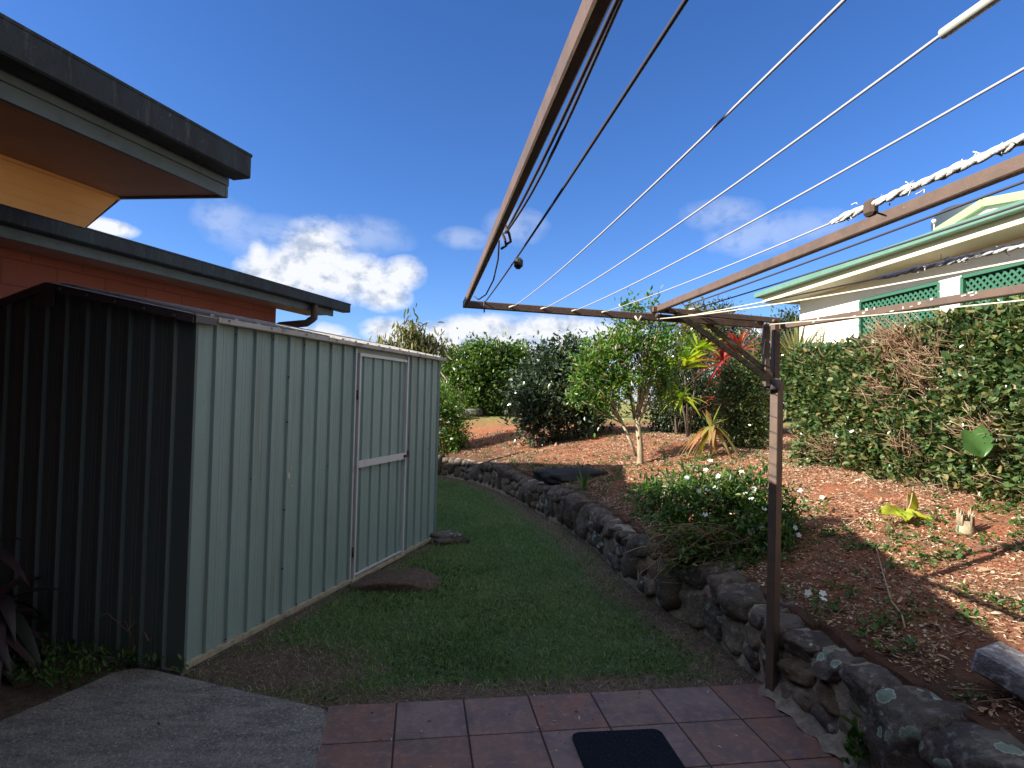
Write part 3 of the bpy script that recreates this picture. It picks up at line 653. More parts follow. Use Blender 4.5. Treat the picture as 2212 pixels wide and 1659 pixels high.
mb = MB(); mb.bar(wp(-.02, .05, WZ - .035), wp(LW, .05, WZ - .035), .11, .1, bevel=.01); mb.bar(wp(.03, 0, WZ - .035), wp(.03, 8, WZ - .035), .11, .1, bevel=.01); mb.build('gutter', M['roof_green'], rfo)
mb = MB(); mb.bar(wp(.11, .125, WZ - .12), wp(LW, .125, WZ - .12), .02, .16); mb.bar(wp(.12, .13, WZ - .12), wp(.12, 8, WZ - .12), .02, .16); mb.build('fascia', M['cream'], rfo)
mb = MB(); mb.add([wp(.12, .135, SO), wp(LW, .135, SO), wp(LW, 8, SO), wp(.12, 8, SO)], [(0, 1, 2, 3)]); mb.build('soffit', M['soffit_cream'], rfo)
# gablet on the roof
ga = colx(2132, 1.35)
GV = 1.35
def onpx(px, py, v):
    u = None
    for k in range(1300):
        u = k * .01; p = wp(u, v, 4.3); d = p - CAM; xx = 1106 + F * (d @ rx) / (d @ fw)
        if xx >= px: break
    d = ray(px, py); p = wp(u, v, 0); return u, CAMZ + d[2] / d[1] * p[1]
au, az_ = onpx(2132, 430, GV); lu, lz = onpx(2026, 496, GV); ru = au + (au - lu)
mb = MB()
for (u0, z0_, u1, z1_) in ((lu, lz, au, az_), (au, az_, ru, az_ - (az_ - lz) * .75)):
    mb.bar(wp(u0, GV - .05, z0_ - .05), wp(u1, GV - .05, z1_ - .05), .06, .11, upv=(0, 0, 1))
    mb.add([wp(u0, GV - .08, z0_), wp(u1, GV - .08, z1_), wp(u1, GV + 2.5, z1_), wp(u0, GV + 2.5, z0_)], [(0, 1, 2, 3)])
gbo = mb.build('gable_roof', M['roof_green_pale'], nh)
mb = MB(); mb.add([wp(lu + .1, GV, lz - .3), wp(ru, GV, lz - .3), wp(ru, GV, lz), wp(au, GV, az_ - .06), wp(lu + .1, GV, lz - .02)], [(0, 1, 2, 3, 4)]); mb.build('gable_wall', M['weatherboard'], nh)
# satellite dish
su, sz = onpx(2064, 474, 1.6)
dc = wp(su - .1, 1.75, sz - .06); dish = empty('satellite_dish', wp(su, 1.7, WZ + .45), 'dark round satellite dish behind the green gable of the white house', 'satellite dish')
mb = MB(); ax = unit(np.array([-.5, -.7, .35])); s1 = unit(np.cross(ax, [0, 0, 1.])); s2 = np.cross(s1, ax)
V_ = [dc]; Fq = []
for r_ in range(1, 6):
    for k in range(28):
        t = k / 28 * 2 * math.pi; rr = r_ / 5 * .36; V_.append(dc + s1 * rr * math.cos(t) + s2 * rr * math.sin(t) + ax * (rr * rr * .55))
for k in range(28): Fq.append((0, 1 + k, 1 + (k + 1) % 28))
for r_ in range(4):
    for k in range(28): Fq.append((1 + r_ * 28 + k, 1 + (r_ + 1) * 28 + k, 1 + (r_ + 1) * 28 + (k + 1) % 28, 1 + r_ * 28 + (k + 1) % 28))
mb.add(V_, Fq, True); mb.build('reflector', mat('dish', (.05, .07, .09), .5), dish)
hd_u, hd_z = onpx(2017, 480, 1.4); hd = wp(hd_u, 1.4, hd_z)
mb = MB(); mb.tube([dc - ax * .1 + np.array([0, 0, -.35]), hd + np.array([0, 0, -.12]), hd], .012); mb.build('arm', mat('dish_arm', (.45, .47, .48), .5), dish)
mb = MB(); mb.tube([hd + ax * -.03, hd + ax * .04, hd + ax * .05], [.02, .035, .01]); mb.build('receiver', M['plastic_white'], dish)

# ------------------------------------------------------------------ clothesline
cl = empty('clothesline', (1.371, 3.18, 0), 'brown metal folding frame clothesline on a square post at the patio corner', 'clothesline')
rd = np.array([-math.sin(.137), math.cos(.137), 0]); ad = np.array([rd[1], -rd[0], 0]); PB = at_z(1667, 1499, 0.0)
def plane_pt(px, py, P0, dr):
    """point where the sight line meets the vertical plane through P0 along dr"""
    n = np.array([dr[1], -dr[0], 0]); d = ray(px, py); t = ((P0 - CAM) @ n) / (d @ n); return CAM + d * t
def arm(px, py, off=0.): return plane_pt(px, py, PB + rd * off, ad)
PT = arm(1674, 693)
mb = MB(); mb.bar(PB + np.array([0, 0, -.02]), np.array([PB[0] + .006, PB[1], CAMZ + .13]), .05, .05, upv=unit(ad * .9 + rd * .35), bevel=.003)
mb.bar(arm(1674, 830), arm(1675, 697), .034, .04, upv=rd, bevel=.003); mb.build('post', M['rail'], cl)
mb = MB(); mb.bar(arm(1655, 835, -.015), arm(1654, 703, -.015), .028, .034, upv=rd, bevel=.002); mb.bar(arm(1655, 800, -.02), arm(1664, 822, -.02), .03, .03, upv=rd); mb.build('fold_bracket', M['rail'], cl)
cp = arm(1668, 829)
mb = MB(); mb.tube([cp + np.array([0, 0, -.035]), cp + np.array([0, 0, -.028]), cp + np.array([0, 0, .02]), cp + np.array([0, 0, .03])], [.036, .043, .043, .034], 16); mb.tube([cp + ad * -.055, cp + ad * -.035], .012); mb.build('collar', M['trim_dark'], cl)
A0 = arm(1005, 657); An = plane_pt(1290, 0, A0, rd); Ad = unit(An - A0)
LEN = 2.75
mb = MB(); mb.bar(A0 - Ad * .02, A0 + Ad * LEN, .02, .036, bevel=.003); mb.build('outer_rail', M['rail'], cl)
C0_ = arm(1412, 671); Cn = plane_pt(2212, 352, C0_, rd); Cd = unit(Cn - C0_)
mb = MB(); mb.bar(C0_ - Cd * .02, C0_ + Cd * LEN, .025, .033, bevel=.003); mb.build('outer_rail', M['rail'], cl)
D0 = arm(1684, 706); Dn = plane_pt(2212, 624, D0, rd); Dd = unit(Dn - D0)
mb = MB(); mb.bar(D0, D0 + Dd * LEN, .03, .03, bevel=.003)
for k in range(26):
    t = .3 + 1.4 * rng.random(); mb.box(D0 + Dd * t + np.array([-.016, 0, rng.uniform(-.01, .016)]), (.003, rng.uniform(.006, .03), rng.uniform(.003, .012)), mi=1)
o = mb.build('rear_rail', [M['rail'], mat('flaked_paint', (.6, .56, .48), .7)], cl)
mb = MB(); mb.bar(A0 + ad * -.012, arm(1648, 702, -.035), .026, .036, bevel=.003); mb.build('long_arm', M['rail'], cl); mb = MB(); mb.bar(A0 + Ad * LEN, A0 + Ad * LEN + ad * 1.65, .026, .036); mb.build('long_arm', M['rail'], cl)
mb = MB(); mb.bar(arm(1409, 668, -.07), arm(1684, 693, -.07), .02, .03, bevel=.003); mb.tube([arm(1443, 667, -.1), arm(1443, 667, -.04)], .014); mb.tube([arm(1672, 693, -.1), arm(1672, 693, -.04)], .01)
mb.bar(arm(1409, 667, 0), arm(1409, 667, -.07), .02, .03); mb.build('short_arm', M['rail'], cl)
mb = MB(); mb.bar(arm(1462, 676, -.075), arm(1664, 822, -.05), .012, .028); mb.build('strut', M['strut'], cl)
mb = MB(); mb.bar(arm(1500, 676, -.02), arm(1668, 812, -.01), .012, .026); mb.build('strut', M['strut'], cl)
mb = MB(); mb.tube([arm(1462, 675, -.1), arm(1462, 675, -.0)], .009); mb.build('bolt', M['rust'], cl); mb = MB(); mb.tube([arm(1420, 682, -.09), arm(1420, 682, -.05)], .012); mb.build('bolt', M['rust'], cl)
# far (out of frame) post
q2 = D0 + Dd * LEN
mb = MB(); mb.bar(np.array([q2[0], q2[1], 0]), q2, .05, .05, upv=rd); mb.build('post', M['rail'], cl)
def cline(px0, py0, px1, py1, r=.0028, m='line', sag=.018, off=0., ext=True, start=None, name='line', n=14, white=True):
    P0 = arm(px0, py0, off) if start is None else start
    P1 = plane_pt(px1, py1, P0, rd)
    d = P1 - P0; L = np.linalg.norm(d)
    if ext: P1 = P0 + d * (LEN / L); 
    pts = []
    for k in range(n + 1):
        t = k / n; p = P0 + (P1 - P0) * t; pts.append(p + np.array([0, 0, -sag * 4 * t * (1 - t)]))
    mb = MB(); mb.tube(pts, r, 7); o = mb.build(name, M[m], cl)
    if white:
        mb = MB(); mb.tube([P0 + ad * -.03 + np.array([0, 0, -.006]), P0 + (P1 - P0) * .018], .0045, 7); mb.build('end_sleeve', M['line_white'], o)
    return np.array(pts)
S_ = .014
cline(1046, 655, 1474, 0, .003, 'line_dark', S_, white=False)
cline(1108, 663, 1800, 0, .0021, 'line', .03); l3 = cline(1175, 667, 2105, 0, .0021, 'line', .03); cline(1240, 672, 2212, 127, .0021, 'line', .026)
l5 = cline(1303, 675, 2212, 280, .002, 'line', .024)
cline(1478, 661, 2212, 384, .0035, 'line_dark', .01, off=-.02, white=False); cline(1500, 667, 2212, 430, .003, 'line_dark', .012, off=-.05, white=True)
l8 = cline(1488, 682, 2212, 512, .0028, 'line_white', .02, off=-.05); cline(1420, 689, 2212, 535, .0028, 'line_white', .03, off=-.05, white=False)
cline(1650, 702, 2212, 640, .0028, 'line_white', .012, off=-.02)
# white conduit sleeve on the third line
def along(pts, px):
    best = None
    for a, b2 in zip(pts[:-1], pts[1:]):
        for t in np.linspace(0, 1, 30):
            p = a + (b2 - a) * t; d = p - CAM
            if d @ fw < .1: continue
            xx = 1106 + F * (d @ rx) / (d @ fw)
            if best is None or abs(xx - px) < best[0]: best = (abs(xx - px), p)
    return best[1]
a = along(l3, 2035); dr = unit(l3[-1] - l3[0]); mb = MB(); mb.tube([a, a + dr * .8], .0062, 12); mb.build('conduit_sleeve', M['plastic_white'], cl)
# tensioner and hooks
def pxp(px, py, P0, drr=rd): return plane_pt(px, py, P0, drr)
L1 = arm(1046, 655); tq = pxp(1120, 569, L1); mb = MB(); mb.box(tq, (.026, .03, .034), (ad, rd, (0, 0, 1)), bevel=.008); mb.build('tensioner', M['black_plastic'], cl)
h1 = pxp(1088, 505, A0 + ad * .02); mb = MB(); mb.tube([h1 + np.array([0, 0, .03]), h1 + ad * .015, h1 + ad * .02 + np.array([0, 0, -.02]), h1 + ad * .005 + np.array([0, 0, -.03])], .004, 6); mb.build('hook', M['rust'], cl); mb = MB()
h2 = pxp(1079, 515, A0 + ad * .02); mb.tube([h2 + np.array([0, 0, .03]), h2 + ad * .015, h2 + ad * .02 + np.array([0, 0, -.02]), h2 + ad * .005 + np.array([0, 0, -.03])], .004, 6); mb.build('hook', M['rust'], cl)
for (sx, ex, rr) in ((1091, 1333, .0035), (1093, 1341, .003)):
    st = pxp(sx, 503, A0 + ad * .035); e_ = plane_pt(ex, 0, A0 + ad * (.05 if sx == 1091 else .065), rd); d = e_ - st; mb = MB()
    pts = [st + d * t * 1.9 + np.array([0, 0, -.03 * math.sin(min(1, t * 1.9) * math.pi) * (1 if sx == 1093 else .4)]) for t in np.linspace(0, 1, 16)]
    mb.tube(pts, rr, 7); mb.build('line', M['line_dark'], cl)
c1 = A0 + ad * .05; mb = MB(); a = pxp(1078, 520, A0 + ad * .04); b2 = pxp(1030, 645, A0 + ad * .05)
P_ = [a, pxp(1076, 560, A0 + ad * .05), pxp(1066, 605, A0 + ad * .06), pxp(1050, 636, A0 + ad * .06), pxp(1034, 647, A0 + ad * .05), pxp(1024, 640, A0 + ad * .03)]
mb.tube(P_, .003, 7); mb.build('line', M['line_dark'], cl)
mb = MB(); mb.tube([arm(1046, 650, -.03), arm(1046, 675, -.03)], .004, 6); mb.build('wire_tie', M['line_dark'], cl); mb = MB(); mb.tube([arm(1335, 690, -.03), arm(1352, 700, -.03), arm(1372, 697, -.03), arm(1390, 706, -.03)], .002, 6); mb.build('wire_tie', M['line_dark'], cl); mb = MB()
mb.tube([arm(1376, 690, -.04), arm(1385, 695, -.05), arm(1420, 707, -.06), arm(1455, 703, -.06), arm(1480, 686, -.06)], .003, 6); mb.build('wire_tie', M['line_dark'], cl)
mb = MB(); mb.tube([arm(1372, 683, -.03), arm(1378, 694, -.04), arm(1386, 683, -.04)], .006, 7); mb.build('rope_knot', M['line_white'], cl); mb = MB(); mb.tube([arm(1632, 690, -.05), arm(1642, 700, -.06), arm(1650, 690, -.06), arm(1645, 708, -.06)], .008, 7); mb.build('rope_knot', M['line_white'], cl)
# twisted rags round two of the lines
def rag(pts, px0, px1, seed, r0=.009):
    a, b2 = along(pts, px0), along(pts, px1); b2 = b2 + (b2 - a) * .35; n = 150; rr = np.random.default_rng(seed); mb = MB(); d = unit(b2 - a); s1 = unit(np.cross(d, [0, 0, 1.])); s2 = np.cross(s1, d)
    L = np.linalg.norm(b2 - a)
    for k in range(3):
        P = []; rad = []
        for i in range(n):
            t = i / n; ph = t * L * 62 + k * 2.09 + .5 * math.sin(t * 23 + k); q = r0 * (.55 + .25 * math.sin(t * 31 + seed + k))
            P.append(a + (b2 - a) * t + (s1 * math.cos(ph) + s2 * math.sin(ph)) * q); rad.append(r0 * (.62 + .3 * abs(math.sin(t * 47 + k * 2 + seed))) * min(1, .4 + t * 12))
        mb.tube(P, rad, 8)
    for i in range(50):
        p = a + (b2 - a) * rr.random() + (s1 * rr.normal() + s2 * rr.normal()) * r0; q = p + unit(rr.normal(0, 1, 3)) * .014; mb.tube([p, (p + q) / 2 + rr.normal(0, .002, 3), q], .0013, 4)
    return mb.build('rag_wrap', M['cloth'], cl)
rag(l5, 1796, 2205, 3, .0062); rag(l8, 1895, 2205, 5, .006)
kq = along(l5, 1882); mb = MB(); mb.box(kq + np.array([0, 0, -.004]), (.02, .03, .034), (ad, rd, (0, 0, 1)), bevel=.006); mb.tube([kq + np.array([0, 0, -.01]), kq + rd * -.01 + ad * .02 + np.array([0, 0, -.02]), kq + ad * .035 + np.array([0, 0, -.018])], .002, 5); mb.build('tensioner', M['rust'], cl)

# ------------------------------------------------------------------ dry stone / mortared garden wall
def stone_mat(name, c1, c2, c3, lichen=True, amt=.6):
    m = mat(name, c1, .85, .3, noise=[(5, c2, .4, .6), (22, c3, .52, .66), (3, (.13, .095, .06), .55, .7)], bump=(24, .9, 6, .03)); nt = m.node_tree; L = nt.links.new; b = nt.nodes['Principled BSDF']
    if lichen:
        tc = N(nt, 'ShaderNodeTexCoord'); nz = N(nt, 'ShaderNodeTexNoise'); nz.inputs['Scale'].default_value = 30; L(tc.outputs['Object'], nz.inputs['Vector'])
        ad_ = N(nt, 'ShaderNodeVectorMath'); ad_.operation = 'ADD'; sc2 = N(nt, 'ShaderNodeVectorMath'); sc2.operation = 'SCALE'; sc2.inputs['Scale'].default_value = .03; L(nz.outputs['Color'], sc2.inputs[0]); L(tc.outputs['Object'], ad_.inputs[0]); L(sc2.outputs[0], ad_.inputs[1])
        v = N(nt, 'ShaderNodeTexVoronoi'); v.inputs['Scale'].default_value = 12; v.inputs['Randomness'].default_value = 1; L(ad_.outputs[0], v.inputs['Vector'])
        sel = N(nt, 'ShaderNodeSeparateColor'); L(v.outputs['Color'], sel.inputs[0])
        rad = math_n(nt, 'MULTIPLY', math_n(nt, 'SUBTRACT', sel.outputs[0], amt), .95)
        d = math_n(nt, 'SUBTRACT', rad, v.outputs['Distance'])
        msk = math_n(nt, 'MULTIPLY', d, 26, True)
        cr = N(nt, 'ShaderNodeValToRGB'); L(math_n(nt, 'MULTIPLY', d, 6, True), cr.inputs[0]); cr.color_ramp.elements[0].color = (.42, .48, .38, 1); cr.color_ramp.elements[1].color = (.2, .26, .2, 1); cr.color_ramp.elements[0].position = .2; cr.color_ramp.elements[1].position = .6
        g = N(nt, 'ShaderNodeNewGeometry'); s3 = N(nt, 'ShaderNodeSeparateXYZ'); L(g.outputs['Normal'], s3.inputs[0])
        up1 = math_n(nt, 'MULTIPLY', math_n(nt, 'ADD', s3.outputs[2], .1), 4, True)
        mx = N(nt, 'ShaderNodeMixRGB'); L(math_n(nt, 'MULTIPLY', msk, up1), mx.inputs[0]); old = b.inputs['Base Color'].links[0].from_socket; L(old, mx.inputs[1]); L(cr.outputs[0], mx.inputs[2]); L(mx.outputs[0], b.inputs['Base Color'])
    return m
M['stone_a'] = stone_mat('stone_a', (.14, .12, .1), (.07, .058, .05), (.23, .2, .175), True, .3)
M['stone_d'] = stone_mat('stone_d', (.14, .115, .092), (.07, .056, .046), (.22, .19, .16), True, .78)
M['stone_b'] = stone_mat('stone_b', (.17, .125, .08), (.1, .075, .055), (.25, .19, .13), False)
M['stone_c'] = stone_mat('stone_c', (.24, .2, .15), (.13, .1, .08), (.33, .28, .22), False)
M['mortar'] = mat('mortar', (.42, .36, .28), .95, .15, noise=[(9, (.24, .2, .16), .42, .62), (60, (.34, .3, .25), .55, .7)], bump=(38, 1.0, 6, .03))
def ico(sub):
    bm = bmesh.new(); bmesh.ops.create_icosphere(bm, subdivisions=sub, radius=1); V = np.array([v.co[:] for v in bm.verts]); Fc = [tuple(v.index for v in f.verts) for f in bm.faces]; bm.free(); return V, Fc
I2, I3, I4 = ico(2), ico(3), ico(4)
def rock(mbx, c, size, A, seed, lod=I3, mi=0, pw=.6, amp=.2):
    V, Fc = lod; r = np.random.default_rng(seed)
    for _ in range(9):     # random flat facets
        n = unit(r.normal(0, 1, 3)); dcut = r.uniform(.6, .88); t = V @ n; V = V - n * (np.clip(t - dcut, 0, None) * .93)[:, None]
    V = np.sign(V) * np.abs(V) ** pw
    V = V * (1 + amp * vnoise(V, 1.3, seed) + amp * .35 * vnoise(V, 4.5, seed + 1))[:, None]
    mbx.add(np.array(c) + (V * np.array(size) / 2 * np.array([1.14, 1.12, 1.1])) @ np.array(A), Fc, True, mi)
seg = np.diff(wc, axis=0); sl_ = np.hypot(*seg.T); cum = np.concatenate([[0], np.cumsum(sl_)])
def wpt(s):
    k = min(max(np.searchsorted(cum, s) - 1, 0), len(seg) - 1); t = (s - cum[k]) / sl_[k]; p = wc[k] + seg[k] * t
    k2 = min(k + 1, len(seg) - 1); d = seg[k] / sl_[k] * (1 - t) + seg[k2] / sl_[k2] * t; d = d / np.linalg.norm(d); return p, d, np.array([d[1], -d[0]])   # right side = bed
wallo = empty('stone_wall', (*wpt(3)[0], 0), 'low curved retaining wall of dark rounded stones set in pale mortar, holding back the garden bed', 'wall')
st = MB(); mo = MB(); Ltot = cum[-1]; s = 0; prev = None; k = 0
near_s = 6.0
while s < Ltot - .3:
    p, d, n = wpt(s); big = 1.0 if p[1] < 4.4 else (.72 if p[1] < 7 else .62); lod = I4 if p[1] < 4.2 else I3 if p[1] < 8 else I2
    wdt = rng.uniform(.19, .36) * big; sm = s + wdt / 2; p, d, n = wpt(min(sm, Ltot - .01)); A = np.array([(d[0], d[1], 0), (n[0], n[1], 0), (0, 0, 1)])
    H = .37 + .03 * math.sin(s * 2.1); ph = rng.random()
    th = rng.normal(0, .16); Rz = np.array([(math.cos(th), 0, math.sin(th)), (0, 1, 0), (-math.sin(th), 0, math.cos(th))]); A2 = Rz @ A
    lean = .05
    if ph < .45:      # tall face stone and cap
        hb = H * .62; rock(st, (*(p + n * (.075)), hb * .48), (wdt * .93, .19, hb * .98), A2, k, lod, int(rng.choice([0, 1, 2], p=[.3, .4, .3]))); k += 1
        rock(st, (*(p + n * .14), hb + (H - hb) * .5), (wdt * 1.02, .32, (H - hb) * 1.25), A, k, lod, 0 if p[1] < 3.1 else 3); k += 1
    elif ph < .8:    # three courses
        z = 0
        for q, hf in enumerate((.34, .33, .36)):
            hh = H * hf; rock(st, (*(p + d * rng.normal(0, .02) + n * (.07 + .012 * q + (.05 if q == 2 else 0))), z + hh / 2), (wdt * rng.uniform(.8, 1.), .19 if q < 2 else .3, hh * 1.02), A2 if q < 2 else A, k, lod, (0 if p[1] < 3.1 else 3) if q == 2 else int(rng.choice([0, 1, 2], p=[.45, .35, .2]))); k += 1; z += hh
    else:            # one big boulder
        rock(st, (*(p + n * .12), H * .52), (wdt * 1.05, .34, H * 1.02), A2, k, lod, 0 if p[1] < 3.1 else 3); k += 1
    if rng.random() < .5: rock(st, (*(p + n * .28), H + .0), (wdt * .9, .2, .1), A, k, lod, 0 if p[1] < 3.1 else 3); k += 1
    s += wdt * .96
st.build('stonework', [M['stone_a'], M['stone_b'], M['stone_c'], M['stone_d']], wallo)
# mortar core
ns = 220; prof = [(-.005, -.03), (.01, .06), (.02, .18), (.035, .29), (.08, .345), (.2, .36), (.3, .35), (.32, .2)]
V = []
for i in range(ns + 1):
    p, d, n = wpt(Ltot * i / ns * .9999)
    for (o_, z) in prof:
        q = p + n * o_; V.append((q[0], q[1], z))
V = np.array(V); V += .02 * np.stack([vnoise(V, 7, 11), vnoise(V, 7, 12), vnoise(V, 8, 13)], -1); m_ = len(prof)
Fc = [(i * m_ + j, (i + 1) * m_ + j, (i + 1) * m_ + j + 1, i * m_ + j + 1) for i in range(ns) for j in range(m_ - 1)]
mo.add(V, Fc, True); mo.build('mortar', M['mortar'], wallo)
# concrete fillet between tiles and wall
fl = MB(); V = []; s0_, s1_ = 0, None
for i in range(60):
    ss = i / 59 * (cum[np.argmin(np.hypot(wc[:, 0] - PB[0] - .1, wc[:, 1] - PB[1]))] + .05); p, d, n = wpt(ss)
    for (o_, z) in ((-.09, .006), (-.05, .025), (.0, .06), (.05, .09)):
        q = p + n * o_ + n * .02 * math.sin(i * 1.7); V.append((q[0], q[1], z + .008 * math.sin(i * 2.3 + o_ * 30)))
Fc = [(i * 4 + j, (i + 1) * 4 + j, (i + 1) * 4 + j + 1, i * 4 + j + 1) for i in range(59) for j in range(3)]
fl.add(V, Fc, True); fl.build('mortar_fillet', M['mortar'], wallo)

def single_rock(name, label, c, size, ang, seed, m, cat='rock', **k):
    A = np.array([(math.cos(ang), math.sin(ang), 0), (-math.sin(ang), math.cos(ang), 0), (0, 0, 1)]); mb = MB(); rock(mb, (0, 0, 0), size, A, seed, I4, **k)
    o = mb.build(name, m); o.location = [float(v) for v in c]; return tag(o, label, cat)
p = at_z(965, 1172, 0); single_rock('rock', 'flat dark rock lying at the far corner of the green shed', p + np.array([0, .1, .0]), (.42, .3, .14), .5, 301, M['stone_a'])
p = at_z(855, 1255, 0); o = single_rock('dirt_mound', None, p + np.array([0, 0, -.03]), (.68, .62, .19), .3, 302, M['soil'], pw=.95, amp=.08); 
o['kind'] = 'structure'; del o['category']
for nm in ('dirt',): a_ = o.data.attributes.new(nm, 'FLOAT', 'POINT'); a_.data.foreach_set('value', np.ones(len(o.data.vertices), np.float32))
# leaning block, stump, tarp
p = hit(2200, 1500); mb = MB(); M['block_mossy'] = stone_mat('block_mossy', (.34, .33, .34), (.16, .15, .16), (.5, .49, .52), False)
th = -1.05; A = np.array([(math.cos(th), math.sin(th), 0), (-math.sin(th), math.cos(th), 0), (0, 0, 1)]); t2 = .25; T2 = np.array([(math.cos(t2), 0, -math.sin(t2)), (0, 1, 0), (math.sin(t2), 0, math.cos(t2))])
mb.box((0, 0, 0), (.5, .19, .1), T2 @ A, bevel=.012); bo = mb.build('concrete_block', M['block_mossy']); bo.location = [float(v) for v in hit(2245, 1545) + np.array([.08, .0, .07])]
tag(bo, 'grey pitted concrete block lying tilted on the bed behind the stone wall', 'block')
p = hit(1240, 1038); single_rock('plastic_sheet', 'crumpled black plastic sheet lying on the bed behind the curved stone wall', p + np.array([0, .1, .05]), (.85, .4, .2), .1, 310, M['black_plastic'], 'plastic sheet', pw=.8, amp=.3)
p = hit(2085, 1150); mb = MB(); r_ = np.random.default_rng(4)
mb.tube([(0, 0, -.05), (0, 0, .02), (.004, 0, .08)], [.06, .055, .045], 12)
for k in range(22):
    t = r_.uniform(0, 6.28); q = np.array([math.cos(t), math.sin(t), 0]) * .042; hgt = r_.uniform(.03, .09); mb.tube([q + [0, 0, .05], q * 1.02 + [0, 0, .08 + hgt * .5], q * 1.1 + [r_.normal(0, .006), 0, .08 + hgt]], [.012, .008, .002], 5)
o = mb.build('tree_stump', M['bark_pale']); o.location = [float(v) for v in p]; tag(o, 'pale splintered tree stump on the red soil in front of the hedge', 'stump')

# ------------------------------------------------------------------ vegetation
def crown(Y, blobs, n, depthk=.9, shell=.38, lump=.22, seed=0, clus=.06):
    """blobs (px,py,rx,ry[,dY]) -> points and outward normals spread through real ellipsoids"""
    r = np.random.default_rng(seed); vol = np.array([b[2] * b[3] for b in blobs], float); cnt = (vol / vol.sum() * n).astype(int); P = []; Nn = []
    for b, c in zip(blobs, cnt):
        yy = Y + (b[4] if len(b) > 4 else 0); ctr = at_y(b[0], b[1], yy); sx = b[2] / F * yy * 1.05; sz = b[3] / F * yy * 1.05; sy = sx * depthk
        u = unit(r.normal(0, 1, (c, 3))); rad = r.random(c) ** shell; rad = rad * (1 + lump * vnoise(u, 2.2, seed + int(b[0])) + lump * .5 * vnoise(u, 6, seed + 3))
        k_ = max(3, c // 16); ci = r.integers(0, k_, c); u = u[ci]; rad = rad[ci] * (1 + .16 * r.normal(size=c) * (r.random(c) < .25)); jit = r.normal(0, 1, (c, 3)) * clus * (.5 + r.random(k_)[ci])[:, None]
        P.append(ctr + u * rad[:, None] * np.array([sx, sy, sz]) + jit); Nn.append(unit(u + unit(jit) * .7))
    return np.concatenate(P), np.concatenate(Nn)
def branch_to(mb, a, b, r0, r1, r, bend=.12, n=6, col=None, seg=6):
    a = np.array(a, float); b = np.array(b, float); L = np.linalg.norm(b - a); off = r.normal(0, bend * L, 3); P = [a + (b - a) * t + off * math.sin(t * math.pi) * .5 for t in np.linspace(0, 1, n)]
    mb.tube(P, np.linspace(r0, r1, n), seg, col=col); return P
def shrub(name, label, cat, base, Y, blobs, n, size, lm, bm_, stems=9, stem_r=.012, seed=1, group=None, extra=None, twigs=0, **k):
    r = np.random.default_rng(seed); root = empty(name, base, label, cat, group); ck = {q: k.pop(q) for q in ('depthk', 'shell', 'lump') if q in k}; ck['clus'] = size * 1.1
    P, Nn = crown(Y, blobs, n, seed=seed, **ck); foliage('foliage', P, Nn, size, lm, root, **k)
    mb = MB(); idx = r.choice(len(P), stems)
    for i in idx:
        q = branch_to(mb, np.array(base) + np.array([r.normal(0, .03), r.normal(0, .03), -.03]), P[i] * .85 + np.array([base[0], base[1], P[i][2]]) * .15, stem_r, stem_r * .35, r)
        for j in range(4):
            s_ = q[r.integers(2, 6)]; t_ = P[r.integers(len(P))]; t_ = s_ + (t_ - s_) * .5; branch_to(mb, s_, t_, stem_r * .45, stem_r * .12, r, n=4, seg=5)
    for i in range(twigs):
        s_ = P[r.integers(len(P))]; e_ = s_ + unit(r.normal(0, 1, 3) + np.array([0, 0, .8])) * r.uniform(.05, .16); mb.tube([s_, (s_ + e_) / 2 + r.normal(0, .006, 3), e_], [stem_r * .2, stem_r * .15, stem_r * .1], 4, col=r.random())
    mb.build('branch', bm_, root); return root, P

# big clipped hedge on the right
hl = hit(1712, 1010); hr = hit(2212, 1112); hd_ = unit((hr - hl) * [1, 1, 0]); hn = np.array([hd_[1], -hd_[0], 0]); hn = hn if hn[1] < 0 else -hn    # hn points to the camera side
HL = np.linalg.norm((hr - hl)[:2]) + 1.6
print('hedge', hl, hr, HL)
hedge = empty('hedge', hl + hd_ * HL / 2, 'big dense clipped hedge with glossy dark leaves and bare brown twigs below the white house', 'hedge')
TOPX = [(1690, 752), (1730, 742), (1790, 738), (1850, 712), (1900, 700), (1960, 690), (2010, 672), (2060, 668), (2120, 655), (2212, 640), (2500, 600)]
tops = []
for (px, py) in TOPX:
    q = plane_pt(px, py, hl, hd_); tops.append(((q - hl) @ hd_, q[2]))
tops = np.array(tops); tops[:, 1] -= np.interp(tops[:, 0], [0, 1.2, 2.2, 3.2], [.03, .10, .04, -.04]); topz = lambda t: np.interp(t, tops[:, 0], tops[:, 1])
r = np.random.default_rng(21); nH = 62000; t = r.uniform(-.12, HL, nH); face = r.random(nH)
zb = .45; hgt = r.random(nH) ** .9; gz_ = height(hl[0] + hd_[0] * t, hl[1] + hd_[1] * t)
tz = topz(t); Z = gz_ + .03 + (tz - gz_ - .03) * hgt; q3 = np.stack([t, Z, 0 * t], -1)
bul = .15 * vnoise(q3, 2.3, 5) + .09 * vnoise(q3, 6, 6) + .04 * vnoise(q3, 15, 7)
und = np.clip((.22 - hgt) / .22, 0, 1) * .12
dep = np.where(r.random(nH) < .25, r.uniform(.3, .9, nH), r.random(nH) ** 2.0 * .3) - bul + und + .35 * np.clip((hgt - .86) / .14, 0, 1) ** 2
Pf = hl + hd_ * t[:, None] - hn * dep[:, None]; Pf[:, 2] = Z + .02 * r.normal(size=nH)
Nf = hn + np.array([0, 0, .45]) + hd_ * 0
top = face > .80; Pt = hl + hd_ * t[:, None] - hn * (r.random(nH) * 1.1)[:, None]; Pt[:, 2] = tz + .06 * vnoise(q3, 5, 8) - r.random(nH) ** 2 * .15
P = np.where(top[:, None], Pt, Pf); Nf = np.where(top[:, None], np.array([0, 0, 1.]), Nf)
